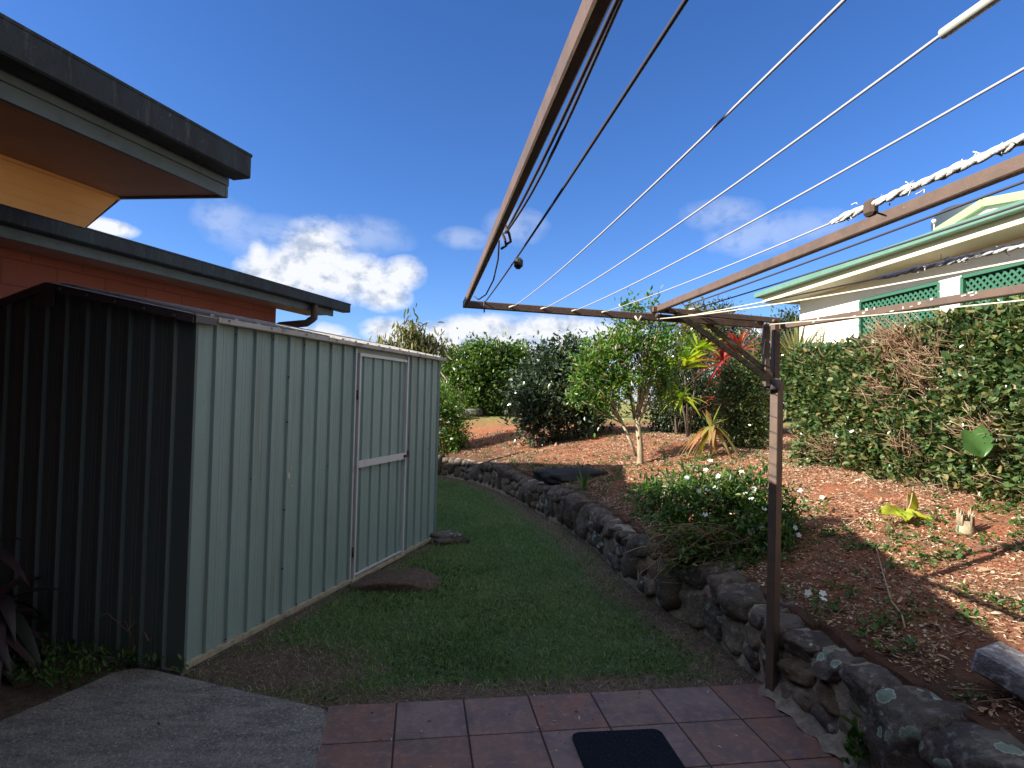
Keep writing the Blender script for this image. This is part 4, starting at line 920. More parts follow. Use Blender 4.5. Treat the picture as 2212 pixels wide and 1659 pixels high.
lend = (face < .10); Pl = hl - hd_ * (.05 + bul * .8)[:, None] - hn * (r.random(nH) * 1.1)[:, None] + hd_ * (r.random(nH) ** 2 * .3)[:, None]; zl = .55 + (tops[0, 1] - .5) * hgt; Pl[:, 2] = zl; P = np.where(lend[:, None], Pl, P); Nf = np.where(lend[:, None], -hd_ + hn * .3, Nf)
# bare, twiggy patches
cpat = [((plane_pt(x, y, hl, hd_)), rr_) for x, y, rr_ in ((1925, 745, .2), (1990, 800, .26), (1905, 850, .13), (2120, 930, .14), (1790, 970, .1), (1960, 960, .12))]
keep = np.ones(nH, bool)
for c_, rr_ in cpat:
    d = np.hypot((P - c_) @ hd_, P[:, 2] - c_[2]); top2 = top | (dep > .3); keep &= ~((d < rr_ * (1 + .4 * vnoise(q3, 9, 3))) & (r.random(nH) < .85) & ~top2)
holes = vnoise(q3, 4.2, 31) + .6 * vnoise(q3, 11, 32); keep &= ~((holes < -.55) & (r.random(nH) < .75) & ~top2 & (hgt < .85))
P = P[keep]; Nf = Nf[keep]; nf = 26000; t = r.uniform(-.05, HL, nf); tz = topz(t); dp = r.uniform(.4, 1.0, nf); Pi = hl + hd_ * t[:, None] - hn * dp[:, None]; Pi[:, 2] = .55 + (tz - .66) * r.random(nf)
P = np.concatenate([P, Pi]); Nf = np.concatenate([Nf, np.tile(hn, (nf, 1))])
foliage('foliage', P, unit(Nf), .05, M['leaf_hedge'], hedge, aspect=.66, jitter=.8, sizevar=.5)
mb = MB()
for k in range(1350):
    if k < 900:
        c_, rr_ = cpat[r.choice(6, p=[.25, .33, .14, .12, .08, .08])]; a = c_ + hd_ * r.normal(0, rr_ * .75) + np.array([0, 0, r.normal(0, rr_ * .6)]) + hn * r.uniform(-.14, .06)
    else:
        tt = r.uniform(0, HL); a = hl + hd_ * tt - hn * r.uniform(.0, .2); a[2] = r.uniform(.75, topz(tt) - .05)
    dd_ = unit(hn * r.uniform(.1, .8) + np.array([0, 0, r.uniform(-.1, 1)]) + hd_ * r.normal(0, .6)); L = r.uniform(.08, .22); e_ = a + dd_ * L; rr2 = r.uniform(.0015, .0045)
    mb.tube([a, (a + e_) / 2 + r.normal(0, .01, 3), e_], [rr2, rr2 * .8, rr2 * .5], 5, col=r.random())
    if r.random() < .6: f_ = (a + e_) / 2; g_ = f_ + unit(dd_ + r.normal(0, .7, 3)) * L * .5; mb.tube([f_, (f_ + g_) / 2, g_], [rr2 * .6, rr2 * .5, rr2 * .3], 4, col=r.random())
for k in range(16):
    tt = r.uniform(0, HL); a = hl + hd_ * tt - hn * r.uniform(.6, .9); a[2] = .6
    for j in range(4): branch_to(mb, a, a + hd_ * r.normal(0, .25) + np.array([0, 0, r.uniform(.5, .95)]), .014, .004, r, bend=.05, col=.1)
mb.build('branch', M['twig'], hedge)
# dry brown tips on one patch
c_ = cpat[0][0]; n_ = 700; Pq = c_ + hd_ * r.normal(0, .13, n_)[:, None] + np.array([0, 0, 1.]) * r.normal(0, .1, n_)[:, None] - hn * r.uniform(-.03, .12, n_)[:, None]
M['leaf_brown'] = leafmat('leaf_brown', [(.25, .12, .06), (.38, .2, .1), (.45, .3, .17)], .7, .15)
foliage('dead_leaves', Pq, np.tile(hn, (n_, 1)), .025, M['leaf_brown'], hedge, aspect=.4, jitter=1.2)

# clipped hedge column beside the post
b = hit(1606, 972); Yc = b[1] + .3; print('col', b)
root, P = shrub('clipped_shrub', 'narrow clipped column shrub just left of the clothesline post', 'shrub', b + np.array([0, .3, 0]), Yc, [(1604, 815, 46, 45), (1604, 870, 50, 60), (1608, 925, 46, 50)], 15000, .04, M['leaf_hedge'], M['twig_dim'], seed=31, aspect=.62, jitter=.9, shell=.25, lump=.1, twigs=60)
# dark tall shrub behind the small tree
b = hit(1480, 945); Yd = b[1] + 1.0; print('dark', b)
shrub('evergreen_shrub', 'dark evergreen shrub in shade between the small tree and the yellow cordyline', 'shrub', b + np.array([0, .5, 0]), Yd, [(1440, 850, 46, 90), (1490, 830, 60, 95), (1520, 890, 50, 70), (1445, 900, 40, 55)], 16000, .055, M['leaf_camellia'], M['bark_dark'], seed=32, aspect=.5, shell=.5)
b = hit(1560, 940); shrub('evergreen_shrub', 'low evergreen shrub behind the clipped column under the red cordyline', 'shrub', b + np.array([0, 1.2, 0]), b[1] + 1.2, [(1545, 850, 50, 50), (1600, 830, 50, 30)], 7000, .055, M['leaf_dry'], M['bark_dark'], seed=33, aspect=.5, shell=.5)
# camellia
b = hit(1205, 962); Yk = b[1] + .4; print('camellia', b)
root, P = shrub('camellia_bush', 'dark glossy leaved bush with a few bare top shoots, middle of the far bed', 'bush', b + np.array([0, .4, 0]), Yk, [(1215, 790, 66, 50), (1180, 850, 66, 70), (1235, 860, 66, 75), (1160, 895, 52, 56), (1270, 820, 44, 56), (1280, 900, 36, 30), (1190, 765, 22, 22), (1240, 755, 24, 20)], 10500, .1, M['leaf_camellia'], M['bark_dark'], seed=34, aspect=.48, jitter=.8, stems=14, shell=.42, lump=.2)
# citrus tree
b = hit(1048, 925); b = at_y(1050, 925, 15.5); b[2] = gh(b[0], b[1]); print('citrus', b)
tr = empty('citrus_tree', b, 'rounded bright green citrus tree at the far end of the garden', 'tree')
P, Nn = crown(15.5, [(1045, 815, 72, 66), (1000, 830, 52, 50), (1095, 810, 52, 52), (1030, 870, 66, 36), (1110, 850, 40, 38), (975, 800, 26, 30), (1060, 765, 45, 26), (1000, 775, 40, 24), (1120, 775, 26, 26)], 30000, seed=35, shell=.42, lump=.3, clus=.11)
foliage('crown', P, Nn, .1, M['leaf_citrus'], tr, aspect=.5, jitter=.9)
mb = MB(); r = np.random.default_rng(5)
for k in range(7): q = branch_to(mb, b + r.normal(0, .06, 3) * [1, 1, 0] - [0, 0, .1], P[r.integers(len(P))], .05, .015, r)
for k in range(1): mb.tube([at_y(1075, 780, 15), at_y(1077, 742, 15), at_y(1078, 728, 15)], [.012, .009, .006], 5)
mb.build('trunk', M['bark_pale'], tr)
# loose bush by the shed corner with pink flowers
b = hit(968, 988); print('leftbush', b)
root, P = shrub('flowering_shrub', 'loose light green shrub with pale and pink flowers behind the shed end', 'shrub', b + np.array([0, .3, 0]), b[1] + .3, [(955, 870, 40, 50), (980, 910, 36, 50), (950, 940, 40, 50), (985, 955, 26, 36), (925, 900, 30, 60)], 8000, .06, M['leaf_bright'], M['twig'], seed=36, aspect=.45, jitter=1.0, stems=24, shell=.55, lump=.3)
def flower(pos, rad, m, parent, seed=0, tilt=None):
    r = np.random.default_rng(seed); n = unit(np.array([r.normal(0, .35) - .2, -.75 + r.normal(0, .3), .8])) if tilt is None else tilt; s1 = unit(np.cross(n, [0, 0, 1.])); s2 = np.cross(s1, n); mb = MB(); a0 = r.uniform(0, 6.28)
    for k in range(5):
        t = a0 + k * 1.2566; e = s1 * math.cos(t) + s2 * math.sin(t); f = -s1 * math.sin(t) + s2 * math.cos(t)
        mb.add([pos, pos + e * rad * .5 - f * rad * .38 + n * rad * .1, pos + e * rad * .95 - f * rad * .3 + n * rad * .05, pos + e * rad + f * rad * .2 + n * .03 * rad, pos + e * rad * .55 + f * rad * .4 + n * rad * .1], [(0, 1, 2, 3, 4)])
    return mb.build('flower', m, parent)
for i, (x, y, pk) in enumerate([(952, 905, 0), (968, 912, 0), (950, 935, 1), (958, 925, 0), (985, 878, 0), (975, 948, 0), (962, 885, 0)]): flower(at_y(x, y, b[1] + .05), .03, M['petal_pink' if pk else 'petal'], root, i)
# small multi-stem tree
b = hit(1383, 1003); Yt = b[1]; print('tree', b)
tr = empty('small_tree', b, 'young multi-stemmed tree with pale trunk and fresh green leaves standing in the red soil', 'tree')
blobs = [(1355, 740, 70, 48), (1390, 700, 34, 36, .1), (1300, 770, 60, 46, -.1), (1270, 800, 30, 36), (1410, 780, 58, 66), (1330, 830, 72, 50), (1285, 860, 42, 34, .1), (1440, 830, 28, 50, .2), (1363, 668, 18, 30), (1400, 660, 10, 16), (1440, 735, 28, 34), (1240, 850, 22, 22)]
P, Nn = crown(Yt, blobs, 8000, seed=37, shell=.7, lump=.35, depthk=1.0, clus=.07)
foliage('crown', P, unit(Nn * .6 + [0, 0, .5]), .068, M['leaf_bright'], tr, aspect=.42, jitter=.7)
mb = MB(); r = np.random.default_rng(9); fork = at_y(1376, 905, Yt); low = at_y(1374, 985, Yt)
mb.tube([b + [0, 0, -.08], b + [0, 0, .03], at_y(1383, 960, Yt), fork], [.062, .05, .042, .036], 10)
mb.tube([low, at_y(1362, 955, Yt + .03), at_y(1345, 915, Yt + .05)], [.026, .024, .02], 8)
for k in range(13):
    x = r.uniform(1315, 1450); y = r.uniform(690, 790); e_ = at_y(x, y, Yt + r.uniform(-.35, .35)); st_ = fork + [r.normal(0, .02), r.normal(0, .02), r.uniform(-.12, .05)]
    q = branch_to(mb, st_, e_, .02, .006, r, .06, 8)
    for j in range(3): i_ = r.integers(3, 8); branch_to(mb, q[i_], q[i_] + unit((q[i_] - fork) + r.normal(0, .25, 3)) * r.uniform(.15, .3), .007, .002, r, n=4, seg=5)
for k in range(7):
    e_ = at_y(r.uniform(1230, 1320), r.uniform(790, 870), Yt + r.uniform(-.3, .3)); q = branch_to(mb, at_y(1345, 915, Yt + .05), e_, .014, .004, r, .06, 7)
mb.build('trunk', M['bark_pale'], tr)
# far tree with drooping leaves above the shed
b = at_y(905, 900, 10.5); b[2] = 0; tr = empty('drooping_tree', b, 'sparse tree with drooping pale leaves rising behind the shed roof', 'tree')
sp_ = [(830, 742, 20, 12), (860, 752, 28, 14), (885, 725, 26, 26), (905, 750, 40, 30), (880, 705, 12, 14), (945, 755, 20, 18), (920, 735, 26, 22)]
P, Nn = crown(10.5, sp_, 1300, clus=.1, seed=38, shell=.7, lump=.4)
foliage('crown', P, np.tile([0, 0, -1.], (len(P), 1)), .13, M['leaf_dry'], tr, aspect=.24, jitter=.45)
mb = MB(); r = np.random.default_rng(3); fk = at_y(905, 800, 10.5); mb.tube([b, at_y(905, 850, 10.5), fk], [.07, .05, .04], 8)
for x, y in ((830, 735), (805, 742), (880, 698), (850, 725), (925, 725), (960, 752), (900, 740), (940, 745)):
    mid = at_y((x + 905) / 2, (y + 760) / 2 - 6, 10.5); mb.tube([fk, mid, at_y(x, y, 10.5)], [.02, .014, .005], 6)
mb.build('trunk', M['bark_dark'], tr)
# background trees above / behind the hedge
for i, (x, y, wx, wy, Y_, lm_, lab) in enumerate([(1545, 690, 46, 26, 17, 'leaf_camellia', 'distant dark tree crown showing just above the clothesline arm'), (1610, 745, 40, 42, 19, 'leaf_camellia', 'distant dark tree behind the red cordyline leaves'),
        (1705, 712, 26, 26, 16, 'leaf_camellia', 'distant green tree between the post and the white house'), (1645, 775, 14, 22, 13, 'leaf_dry', 'olive coloured tree seen close left of the post top'), (1500, 700, 34, 30, 15, 'leaf_dry', 'olive tree behind the yellow green cordyline'), (1665, 780, 30, 60, 12, 'leaf_camellia', 'dark shrub standing behind the clothesline post')]):
    b = at_y(x, 900, Y_); b[2] = gh(b[0], b[1]); root = empty('tree', b, lab, 'tree', 'trees beyond the hedge'); P, Nn = crown(Y_, clus=.16, blobs=[(x, y, wx, wy), (x + 14, y + 30, wx, wy), (x - 8, y + 60, wx * .9, wy)], n=4500, seed=50 + i, shell=.45, lump=.3)
    foliage('crown', P, Nn, .1, M[lm_], root, aspect=.42); mb = MB(); mb.tube([b - [0, 0, .1], (b + at_y(x, y, Y_)) / 2, at_y(x, y + 10, Y_)], [.08, .06, .03], 8); mb.build('trunk', M['bark_dark'], root)

# strap-leaved plants
def straps(c, n, L, W, up_lo, up_hi, droop, seed, az=None, st=7, Lvar=.3, V3=None):
    r = np.random.default_rng(seed); V = []; Q = []; var = []
    for i in range(n):
        a = r.uniform(0, 6.283) if az is None else r.uniform(*az); e = r.uniform(up_lo, up_hi); d = np.array([math.cos(a) * math.cos(e), math.sin(a) * math.cos(e), math.sin(e)]); s = unit(np.cross(d, [0, 0, 1.])); l = L * (1 + r.uniform(-Lvar, Lvar)); dr = droop * r.uniform(.5, 1.4)
        o0 = len(V); col = r.random(); c_i = np.array(c) + np.array([0, 0, r.normal(0, .02)]); hd3 = np.array([d[0], d[1], 0])
        for j in range(st + 1):
            t = j / st; p = c_i + d * l * t + np.array([0, 0, -dr * l * t * t]) ; w = W * (math.sin(math.pi * (.08 + .92 * t) ** .8) + .02) * .5 * (1 if t < 1 else .1)
            V += [p - s * w + [0, 0, w * .35], p, p + s * w + [0, 0, w * .35]]; var += [col] * 3
        for j in range(st):
            k = o0 + j * 3; Q += [(k, k + 3, k + 4, k + 1), (k + 1, k + 4, k + 5, k + 2)]
    return np.array(V), np.array(Q), np.array(var)
def strap_plant(name, label, cat, base, heads, lm, stem_m, group=None):
    root = empty(name, base, label, cat, group); Vs = []; Qs = []; vs = []; o_ = 0; mb = MB()
    for h in heads:
        V, Q, var = straps(**h); Vs.append(V); Qs.append(Q + o_); vs.append(var); o_ += len(V); mb.tube([np.array(base) - [0, 0, .05], (np.array(base) + h['c']) / 2 + [.02, .02, 0], h['c']], [.022, .018, .014], 7)
    mesh_np('leaves', np.concatenate(Vs), np.concatenate(Qs), lm, root, np.concatenate(vs), True); mb.build('stem', stem_m, root); return root
b = hit(1490, 948); Y_ = b[1] + .1
strap_plant('yellow_cordyline', 'tall cordyline with yellow green leaves below the clothesline arm', 'plant', b + np.array([0, .1, 0]), [dict(c=at_y(1478, 795, Y_), n=34, L=.62, W=.13, up_lo=.1, up_hi=1.45, droop=.35, seed=3), dict(c=at_y(1508, 760, Y_ + .2), n=22, L=.5, W=.13, up_lo=-.1, up_hi=1.4, droop=.4, seed=4), dict(c=at_y(1470, 860, Y_), n=26, L=.5, W=.07, up_lo=-.1, up_hi=1., droop=.5, seed=5)], M['leaf_yellow'], M['bark_dark'])
b = hit(1580, 935); Y_ = 9.7
strap_plant('red_cordyline', 'cordyline with deep red leaves above the clipped column shrub', 'plant', at_y(1585, 960, Y_), [dict(c=at_y(1590, 765, Y_), n=46, L=.62, W=.06, up_lo=-.1, up_hi=1.3, droop=.35, seed=13), dict(c=at_y(1560, 790, Y_), n=20, L=.55, W=.06, up_lo=-.2, up_hi=1.1, droop=.45, seed=14), dict(c=at_y(1560, 870, Y_ - .3), n=14, L=.5, W=.05, up_lo=-.2, up_hi=.8, droop=.5, seed=15)], M['leaf_red'], M['bark_dark'])
b = hit(1532, 992); Y_ = b[1]
strap_plant('pink_cordyline', 'small drooping cordyline with faded pink and yellow leaves by the clipped shrub', 'plant', b, [dict(c=at_y(1540, 925, Y_), n=26, L=.42, W=.065, up_lo=-.75, up_hi=.3, droop=.75, seed=17), dict(c=at_y(1535, 922, Y_), n=5, L=.3, W=.07, up_lo=.4, up_hi=1.3, droop=.1, seed=18)], M['leaf_pink'], M['bark_pale'])
b = at_y(1745, 900, 11.3); b[2] = gh(b[0], b[1])
strap_plant('spiky_yucca', 'spiky striped yucca at the corner of the white house beside the hedge top', 'plant', b, [dict(c=at_y(1722, 790, 10.8), n=60, L=.85, W=.05, up_lo=.3, up_hi=1.5, droop=.06, seed=19)], M['leaf_dry'], M['bark_dark'])
# dark strap plant at the lower left edge
b = at_z(-60, 1440, 0)
strap_plant('broadleaf_plant', 'dark purple strap leaved plant in deep shade at the left by the shed end', 'plant', b, [dict(c=b + np.array([0, 0, .18]), n=16, L=.42, W=.085, up_lo=-.1, up_hi=.9, droop=.7, seed=23), dict(c=b + np.array([.02, .1, .3]), n=10, L=.4, W=.08, up_lo=.1, up_hi=.9, droop=.8, seed=24), dict(c=b + np.array([-.05, .05, .62]), n=8, L=.4, W=.07, up_lo=.1, up_hi=1., droop=.8, seed=26)], M['leaf_dark'], M['bark_dark'])
b = at_z(300, 1425, 0); root = empty('grass_tuft', b, 'thin arching dry grass stems against the dark end wall of the shed', 'grass tuft'); mb = MB(); r = np.random.default_rng(8)
for k in range(16):
    a = r.uniform(0, 6.28); h_ = r.uniform(.15, .4); o_ = np.array([math.cos(a), math.sin(a), 0]) * r.uniform(.08, .28); s_ = b + np.array([r.normal(0, .05), r.normal(0, .03), 0]); mb.tube([s_, s_ + o_ * .15 + [0, 0, h_ * .6], s_ + o_ * .55 + [0, 0, h_], s_ + o_ + [0, 0, h_ * .85]], .0016, 5, col=r.random())
mb.build('stem', M['twig'], root)
# ferny undergrowth by the shed end
pl = np.array(poly)
def in_poly(X, Y):
    c = np.zeros(len(X), bool); n = len(pl)
    for i in range(n):
        x1, y1 = pl[i]; x2, y2 = pl[(i + 1) % n]; cond = ((y1 > Y) != (y2 > Y)) & (X < (x2 - x1) * (Y - y1) / (y2 - y1 + 1e-12) + x1); c ^= cond
    return c
def scatter(fn, n, seed, lo, hi):
    r = np.random.default_rng(seed); X = r.uniform(lo[0], hi[0], n); Y = r.uniform(lo[1], hi[1], n); k = fn(X, Y, r); return X[k], Y[k]
X, Y = scatter(lambda X, Y, r: ((X - S0[0]) * dS[0] + (Y - S0[1]) * dS[1] < -.02) & ((X - S0[0]) * dS[0] + (Y - S0[1]) * dS[1] > -.42) & (X < -1.75) & ~in_poly(X, Y) & (r.random(len(X)) < .8), 9000, 3, (-4, 2.6), (-1.6, 4.2))
P = np.stack([X, Y, rng.uniform(0, .12, len(X)) ** 1.2], -1); o = foliage('undergrowth', P, np.tile([0, 0, 1.], (len(P), 1)), .04, M['leaf_weed'], None, aspect=.4, jitter=1.2); tag(o, 'low leafy weeds along the dark end wall of the shed', 'weeds', kind='stuff')

# white flowered shrub on the wall
b = hit(1560, 1195); Yw = b[1] + .05; print('flowerbush', b)
blobs = [(1440, 1070, 58, 42, .35), (1500, 1060, 62, 52, .25), (1570, 1065, 66, 56, .15), (1640, 1080, 62, 60, .1), (1690, 1110, 42, 52, .1), (1520, 1120, 76, 46, .05), (1610, 1150, 80, 52, -.05), (1680, 1180, 58, 52, -.1), (1400, 1085, 30, 26, .4), (1590, 1200, 70, 34, -.1), (1480, 1180, 60, 40, -.12), (1560, 1222, 70, 32, -.2), (1650, 1222, 50, 36, -.2), (1450, 1130, 40, 36, .05)]
root, P = shrub('flowering_bush', 'wide leafy bush with small white flowers growing over the stone wall behind the post', 'bush', b, Yw, blobs, 10500, .046, M['leaf_bush'], M['twig_dim'], seed=61, aspect=.42, jitter=1.0, stems=26, stem_r=.005, shell=.65, lump=.3, twigs=250)
mb = MB(); r = np.random.default_rng(77)
for k in range(260):
    e_ = at_y(r.uniform(1380, 1640), r.uniform(1130, 1250), Yw + r.uniform(-.42, .0)); s_ = b + np.array([r.normal(.02, .12), r.uniform(-.05, .2), r.uniform(0, .1)]); branch_to(mb, s_, e_, .0035, .0015, r, .18, 7, col=r.random(), seg=5)
for x0, y0, x1, y1 in ((1430, 1258, 1570, 1262), (1380, 1240, 1430, 1200), (1400, 1265, 1450, 1210), (1350, 1195, 1420, 1180)): branch_to(mb, at_y(x1, y1, Yw - .1), at_y(x0, y0, Yw - .22), .004, .002, r, .12, 7, col=.95)
mb.build('dry_stem', M['twig'], root)
FL = [(895, 290), (1075, 395), (1145, 378), (1000, 408), (1400, 415), (1455, 465), (1195, 485), (1055, 610), (1450, 760), (1550, 730), (1165, 275), (1370, 235), (1100, 140), (1840, 725), (1870, 790), (1960, 895), (1880, 400), (1570, 560), (1480, 385), (1060, 220)]
for i, (x, y) in enumerate(FL): flower(at_y((2300 + x / 2.212) * .5486, (1750 + y / 2.212) * .5486, Yw - .18 + (.2 if y < 500 else 0)), .021 if i != 8 else .028, M['petal'], root, i)
def mini_plant(x, y, label, nl, size, lm, seed, flowers=0, h=.12, name='seedling', on=None):
    b = hit(x, y) if on is None else on; r = np.random.default_rng(seed); root = empty(name, b, label, 'plant'); u = r.random(nl); P = b + np.stack([r.normal(0, .018, nl), r.normal(0, .018, nl), u * h], -1)
    foliage('foliage', P, unit(np.stack([r.normal(0, 1, nl), r.normal(0, 1, nl), np.full(nl, .35)], -1)), size, lm, root, aspect=.5, jitter=.2); mb = MB(); mb.tube([b - [0, 0, .02], b + [0, 0, h]], .003, 5); mb.build('stem', M['twig_dim'], root)
    for k in range(flowers): flower(b + np.array([r.normal(0, .03), -.02, h + .02]), .02, M['petal'], root, seed + k)
mini_plant(1780, 1110, 'small white flowered seedling on the sunny red soil right of the post', 16, .05, M['leaf_bright'], 5, 1)
mini_plant(1700, 1345, 'white flowered sprig on top of the stone wall right behind the post', 14, .035, M['leaf_weed'], 6, 1, on=np.array([1.62, 3.1, .42]))
mini_plant(1765, 1335, 'white flowered sprig in the shaded bed a hand behind the wall', 14, .035, M['leaf_weed'], 7, 2)
wp_ = at_z(1875, 1600, .1); mini_plant(0, 0, 'green broad leaved weed growing from the foot of the stone wall at the lower right', 34, .06, M['leaf_weed'], 8, 0, .2, on=np.array([1.5, 2.55, .03]), name='weed')
mini_plant(1000 + 940, 1490, 'leafy weed in shade behind the lichen covered stones', 18, .05, M['leaf_weed'], 9, 0, .08, name='weed', on=hit(1960, 1420))
b = hit(1262, 1060); strap_plant('lily_clump', 'small clump of upright strap leaves on the bank beside the black plastic', 'plant', b, [dict(c=b, n=12, L=.32, W=.03, up_lo=.6, up_hi=1.5, droop=.2, seed=41)], M['leaf_weed'], M['twig_dim'])
# big yellow-green leaves on the soil, heart leaf in the hedge
def big_leaf(mb, c, ax, nrm, L, W, col):
    ax = unit(np.array(ax, float)); nrm = unit(np.array(nrm, float)); s = unit(np.cross(ax, nrm)); V = []; n = 10
    for i in range(n + 1):
        t = i / n; w = W * (math.sin(math.pi * min(1, t * .86 + .14)) ** .75) * (1 - .15 * t); notch = .12 * L * (1 if t < .15 else 0)
        for j in range(-3, 4): q = j / 3; V.append(np.array(c) + ax * (L * t - notch * abs(q) * 1.4) + s * w * q * .5 + nrm * (.12 * W * abs(q) - .3 * L * (t - .4) ** 2 + .01 * math.sin(9 * t + q * 5)))
    Fc = [(i * 7 + j, i * 7 + j + 1, (i + 1) * 7 + j + 1, (i + 1) * 7 + j) for i in range(n) for j in range(6)]; mb.add(V, Fc, True, col=col)
b = hit(1950, 1130); root = empty('broad_leaf_plant', b, 'wilting yellow green broad leaves lying on the soil in front of the hedge', 'plant'); mb = MB()
big_leaf(mb, b + [0.02, 0, .07], (-1, -.3, .1), (-.2, -.5, .9), .26, .16, .75); big_leaf(mb, b + [0, 0, .09], (-.3, -.6, -.1), (0, -.3, 1), .2, .13, .45); big_leaf(mb, b + [.06, .0, .08], (.9, -.5, -.35), (.3, -.5, .8), .24, .09, .6); big_leaf(mb, b + [.12, .1, .2], (.4, .3, -.5), (-.4, -.8, .3), .2, .08, .7)
mb.build('leaf', M['leaf_yellow'], root); mb = MB(); mb.tube([b + [.02, 0, .05], b + [.1, .06, .14], b + [.16, .12, .26]], .006, 6, col=.8); mb.tube([b + [.1, .1, 0], b + [.1, .1, .2]], .005, 6, col=.3); mb.build('stem', M['twig'], root)
q = plane_pt(2092, 950, hl + hn * .16, hd_); root = empty('heart_leaf_plant', (q[0], q[1], q[2]), 'single large heart shaped green leaf standing out from the hedge', 'plant'); mb = MB()
big_leaf(mb, q + [0.03, 0, .06], (.3, -.15, -1), (-.35, -1, .25), .2, .22, .45); mb.build('leaf', leafmat('leaf_taro', [(.07, .17, .05), (.1, .22, .06)], .4, .3), root); mb = MB(); mb.tube([q + [.03, .02, .06], q + [.05, .12, .02], q + [.08, .22, -.02], q - hn * .5 + [0, 0, -.08]], .005, 6); mb.build('stem', M['leaf_taro'] if 'leaf_taro' in M else M['leaf_bright'], root)

# lawn grass, straw, weeds, litter
def blades(n, seed, lo, hi, dens, size, width, colf, lean=.6):
    X, Y = scatter(dens, n, seed, lo, hi); r = np.random.default_rng(seed + 1); n = len(X); Z = height(X, Y); a = r.uniform(0, 6.283, n); L = size * r.uniform(.5, 1.3, n); w = width * r.uniform(.7, 1.3, n)
    s = np.stack([np.cos(a), np.sin(a), 0 * a], -1) * w[:, None]; b2 = r.uniform(0, 6.283, n); ln = lean * r.uniform(.1, 1.2, n)
    d1 = np.stack([np.cos(b2) * ln, np.sin(b2) * ln, np.ones(n)], -1); d1 = unit(d1); d2 = unit(d1 + np.stack([np.cos(b2) * ln, np.sin(b2) * ln, -.35 * ln], -1))
    P0 = np.stack([X, Y, Z - .004], -1); P1 = P0 + d1 * L[:, None] * .55; P2 = P1 + d2 * L[:, None] * .45
    V = np.stack([P0 - s, P0 + s, P1 + s * .75, P1 - s * .75, P2 + s * .12, P2 - s * .12], 1).reshape(-1, 3); o_ = np.arange(n)[:, None] * 6
    Q = np.concatenate([o_ + np.array([0, 1, 2, 3]), o_ + np.array([3, 2, 4, 5])]); return V, Q, np.repeat(colf(X, Y, r), 6), X, Y
def shed_clear(X, Y):
    u = (X - S0[0]) * dS[0] + (Y - S0[1]) * dS[1]; v = (X - S0[0]) * nS[0] + (Y - S0[1]) * nS[1]; return ~((u > -.05) & (u < SH_L + .05) & (v > -.02))
def on_patio(X, Y):
    j = ((X - T0[0]) * tY[0] + (Y - T0[1]) * tY[1]); i = ((X - T0[0]) * tX[0] + (Y - T0[1]) * tX[1]); return (j < .02) & (i > -.1)
from mathutils.geometry import intersect_point_tri_2d
def lawn_ok(X, Y, r, inv=False):
    D = wall_dist(X, Y); bare = lawn_dirt(X, Y, D); q = np.stack([X, Y, 0 * X], -1); bare = bare + .38 * vnoise(q, 3.5, 41) + .22 * vnoise(q, 9, 42); base = (D < -.01) & shed_clear(X, Y) & ~on_patio(X, Y) & ~in_poly(X, Y) & (np.abs(X) < .9 * Y + .2)
    fall = np.clip(7.0 / np.maximum(Y, 1), 0, 1) ** 1.3
    return base & (r.random(len(X)) < ((1 - bare) if not inv else bare * 1.0) * fall)
gcol = lambda X, Y, r: np.clip(.33 + .2 * r.normal(size=len(X)) + .22 * vnoise(np.stack([X, Y, 0 * X], -1), 1.5, 9), 0, .68) + (r.random(len(X)) < .05) * .3
V, Q, var, *_ = blades(200000, 70, (-2.2, 2.8), (1.8, 12), lawn_ok, .046, .003, gcol, 1.3)
tag(mesh_np('grass', V, Q, M['blade'], None, var), 'short green lawn grass between the shed and the stone wall', 'grass', kind='stuff')
V, Q, var, *_ = blades(150000, 72, (-2.2, 2.8), (1.8, 12), lambda X, Y, r: lawn_ok(X, Y, r, True) & (r.random(len(X)) < .55), .045, .0017, lambda X, Y, r: np.clip(.82 + .2 * r.normal(size=len(X)), .2, 1), 2.6)
tag(mesh_np('dry_grass', V, Q, M['blade'], None, var), 'dead straw coloured grass on the bare dirt beside the patio and wall', 'dry grass', kind='stuff')
def bed_ok(X, Y, r): 
    D = wall_dist(X, Y); return (D > .2) & (np.abs(X) < .95 * Y) & (r.random(len(X)) < np.clip(6.5 / Y, 0, 1) ** 1.1)
def litter(n, seed, size, asp, colf, flat=.25):
    X, Y = scatter(bed_ok, n, seed, (-1.5, 1.6), (5, 13)); r = np.random.default_rng(seed); q = np.stack([X, Y, 0 * X], -1); k = vnoise(q, 2.6, 51) + .6 * vnoise(q, 7, 52) + .35 * r.normal(size=len(X)) > -.4; X, Y = X[k], Y[k]; n = len(X)
    P = np.stack([X, Y, height(X, Y) + r.uniform(.002, .016, n)], -1); a = r.uniform(0, 6.283, n); size = size * (1 + np.clip(Y - 6, 0, 8) * .06); size = size * (1 + r.uniform(-.5, .6, n)); Nn = np.stack([np.cos(a), np.sin(a), r.normal(0, flat, n)], -1)
    V, Q, var = leaf_mesh(P, Nn, size, aspect=asp, jitter=.05, sizevar=.6); return V, Q, np.repeat(colf(r, n), 6)
V1, Q1, v1 = litter(170000, 81, .026, .15, lambda r, n: r.beta(2.2, 1.8, n)); V2, Q2, v2 = litter(120000, 82, .017, .55, lambda r, n: r.random(n) ** 1.3); V3, Q3, v3 = litter(5000, 83, .045, .4, lambda r, n: r.random(n) * .75, .5); 
tag(mesh_np('leaf_litter', np.concatenate([V1, V2, V3]), np.concatenate([Q1, Q2 + len(V1), Q3 + len(V1) + len(V2)]), M['litter'], None, np.concatenate([v1, v2, v3])), 'pale straw, bark chips and fallen leaves scattered over the red soil bed', 'leaf litter', kind='stuff')
mb = MB(); r = np.random.default_rng(90)
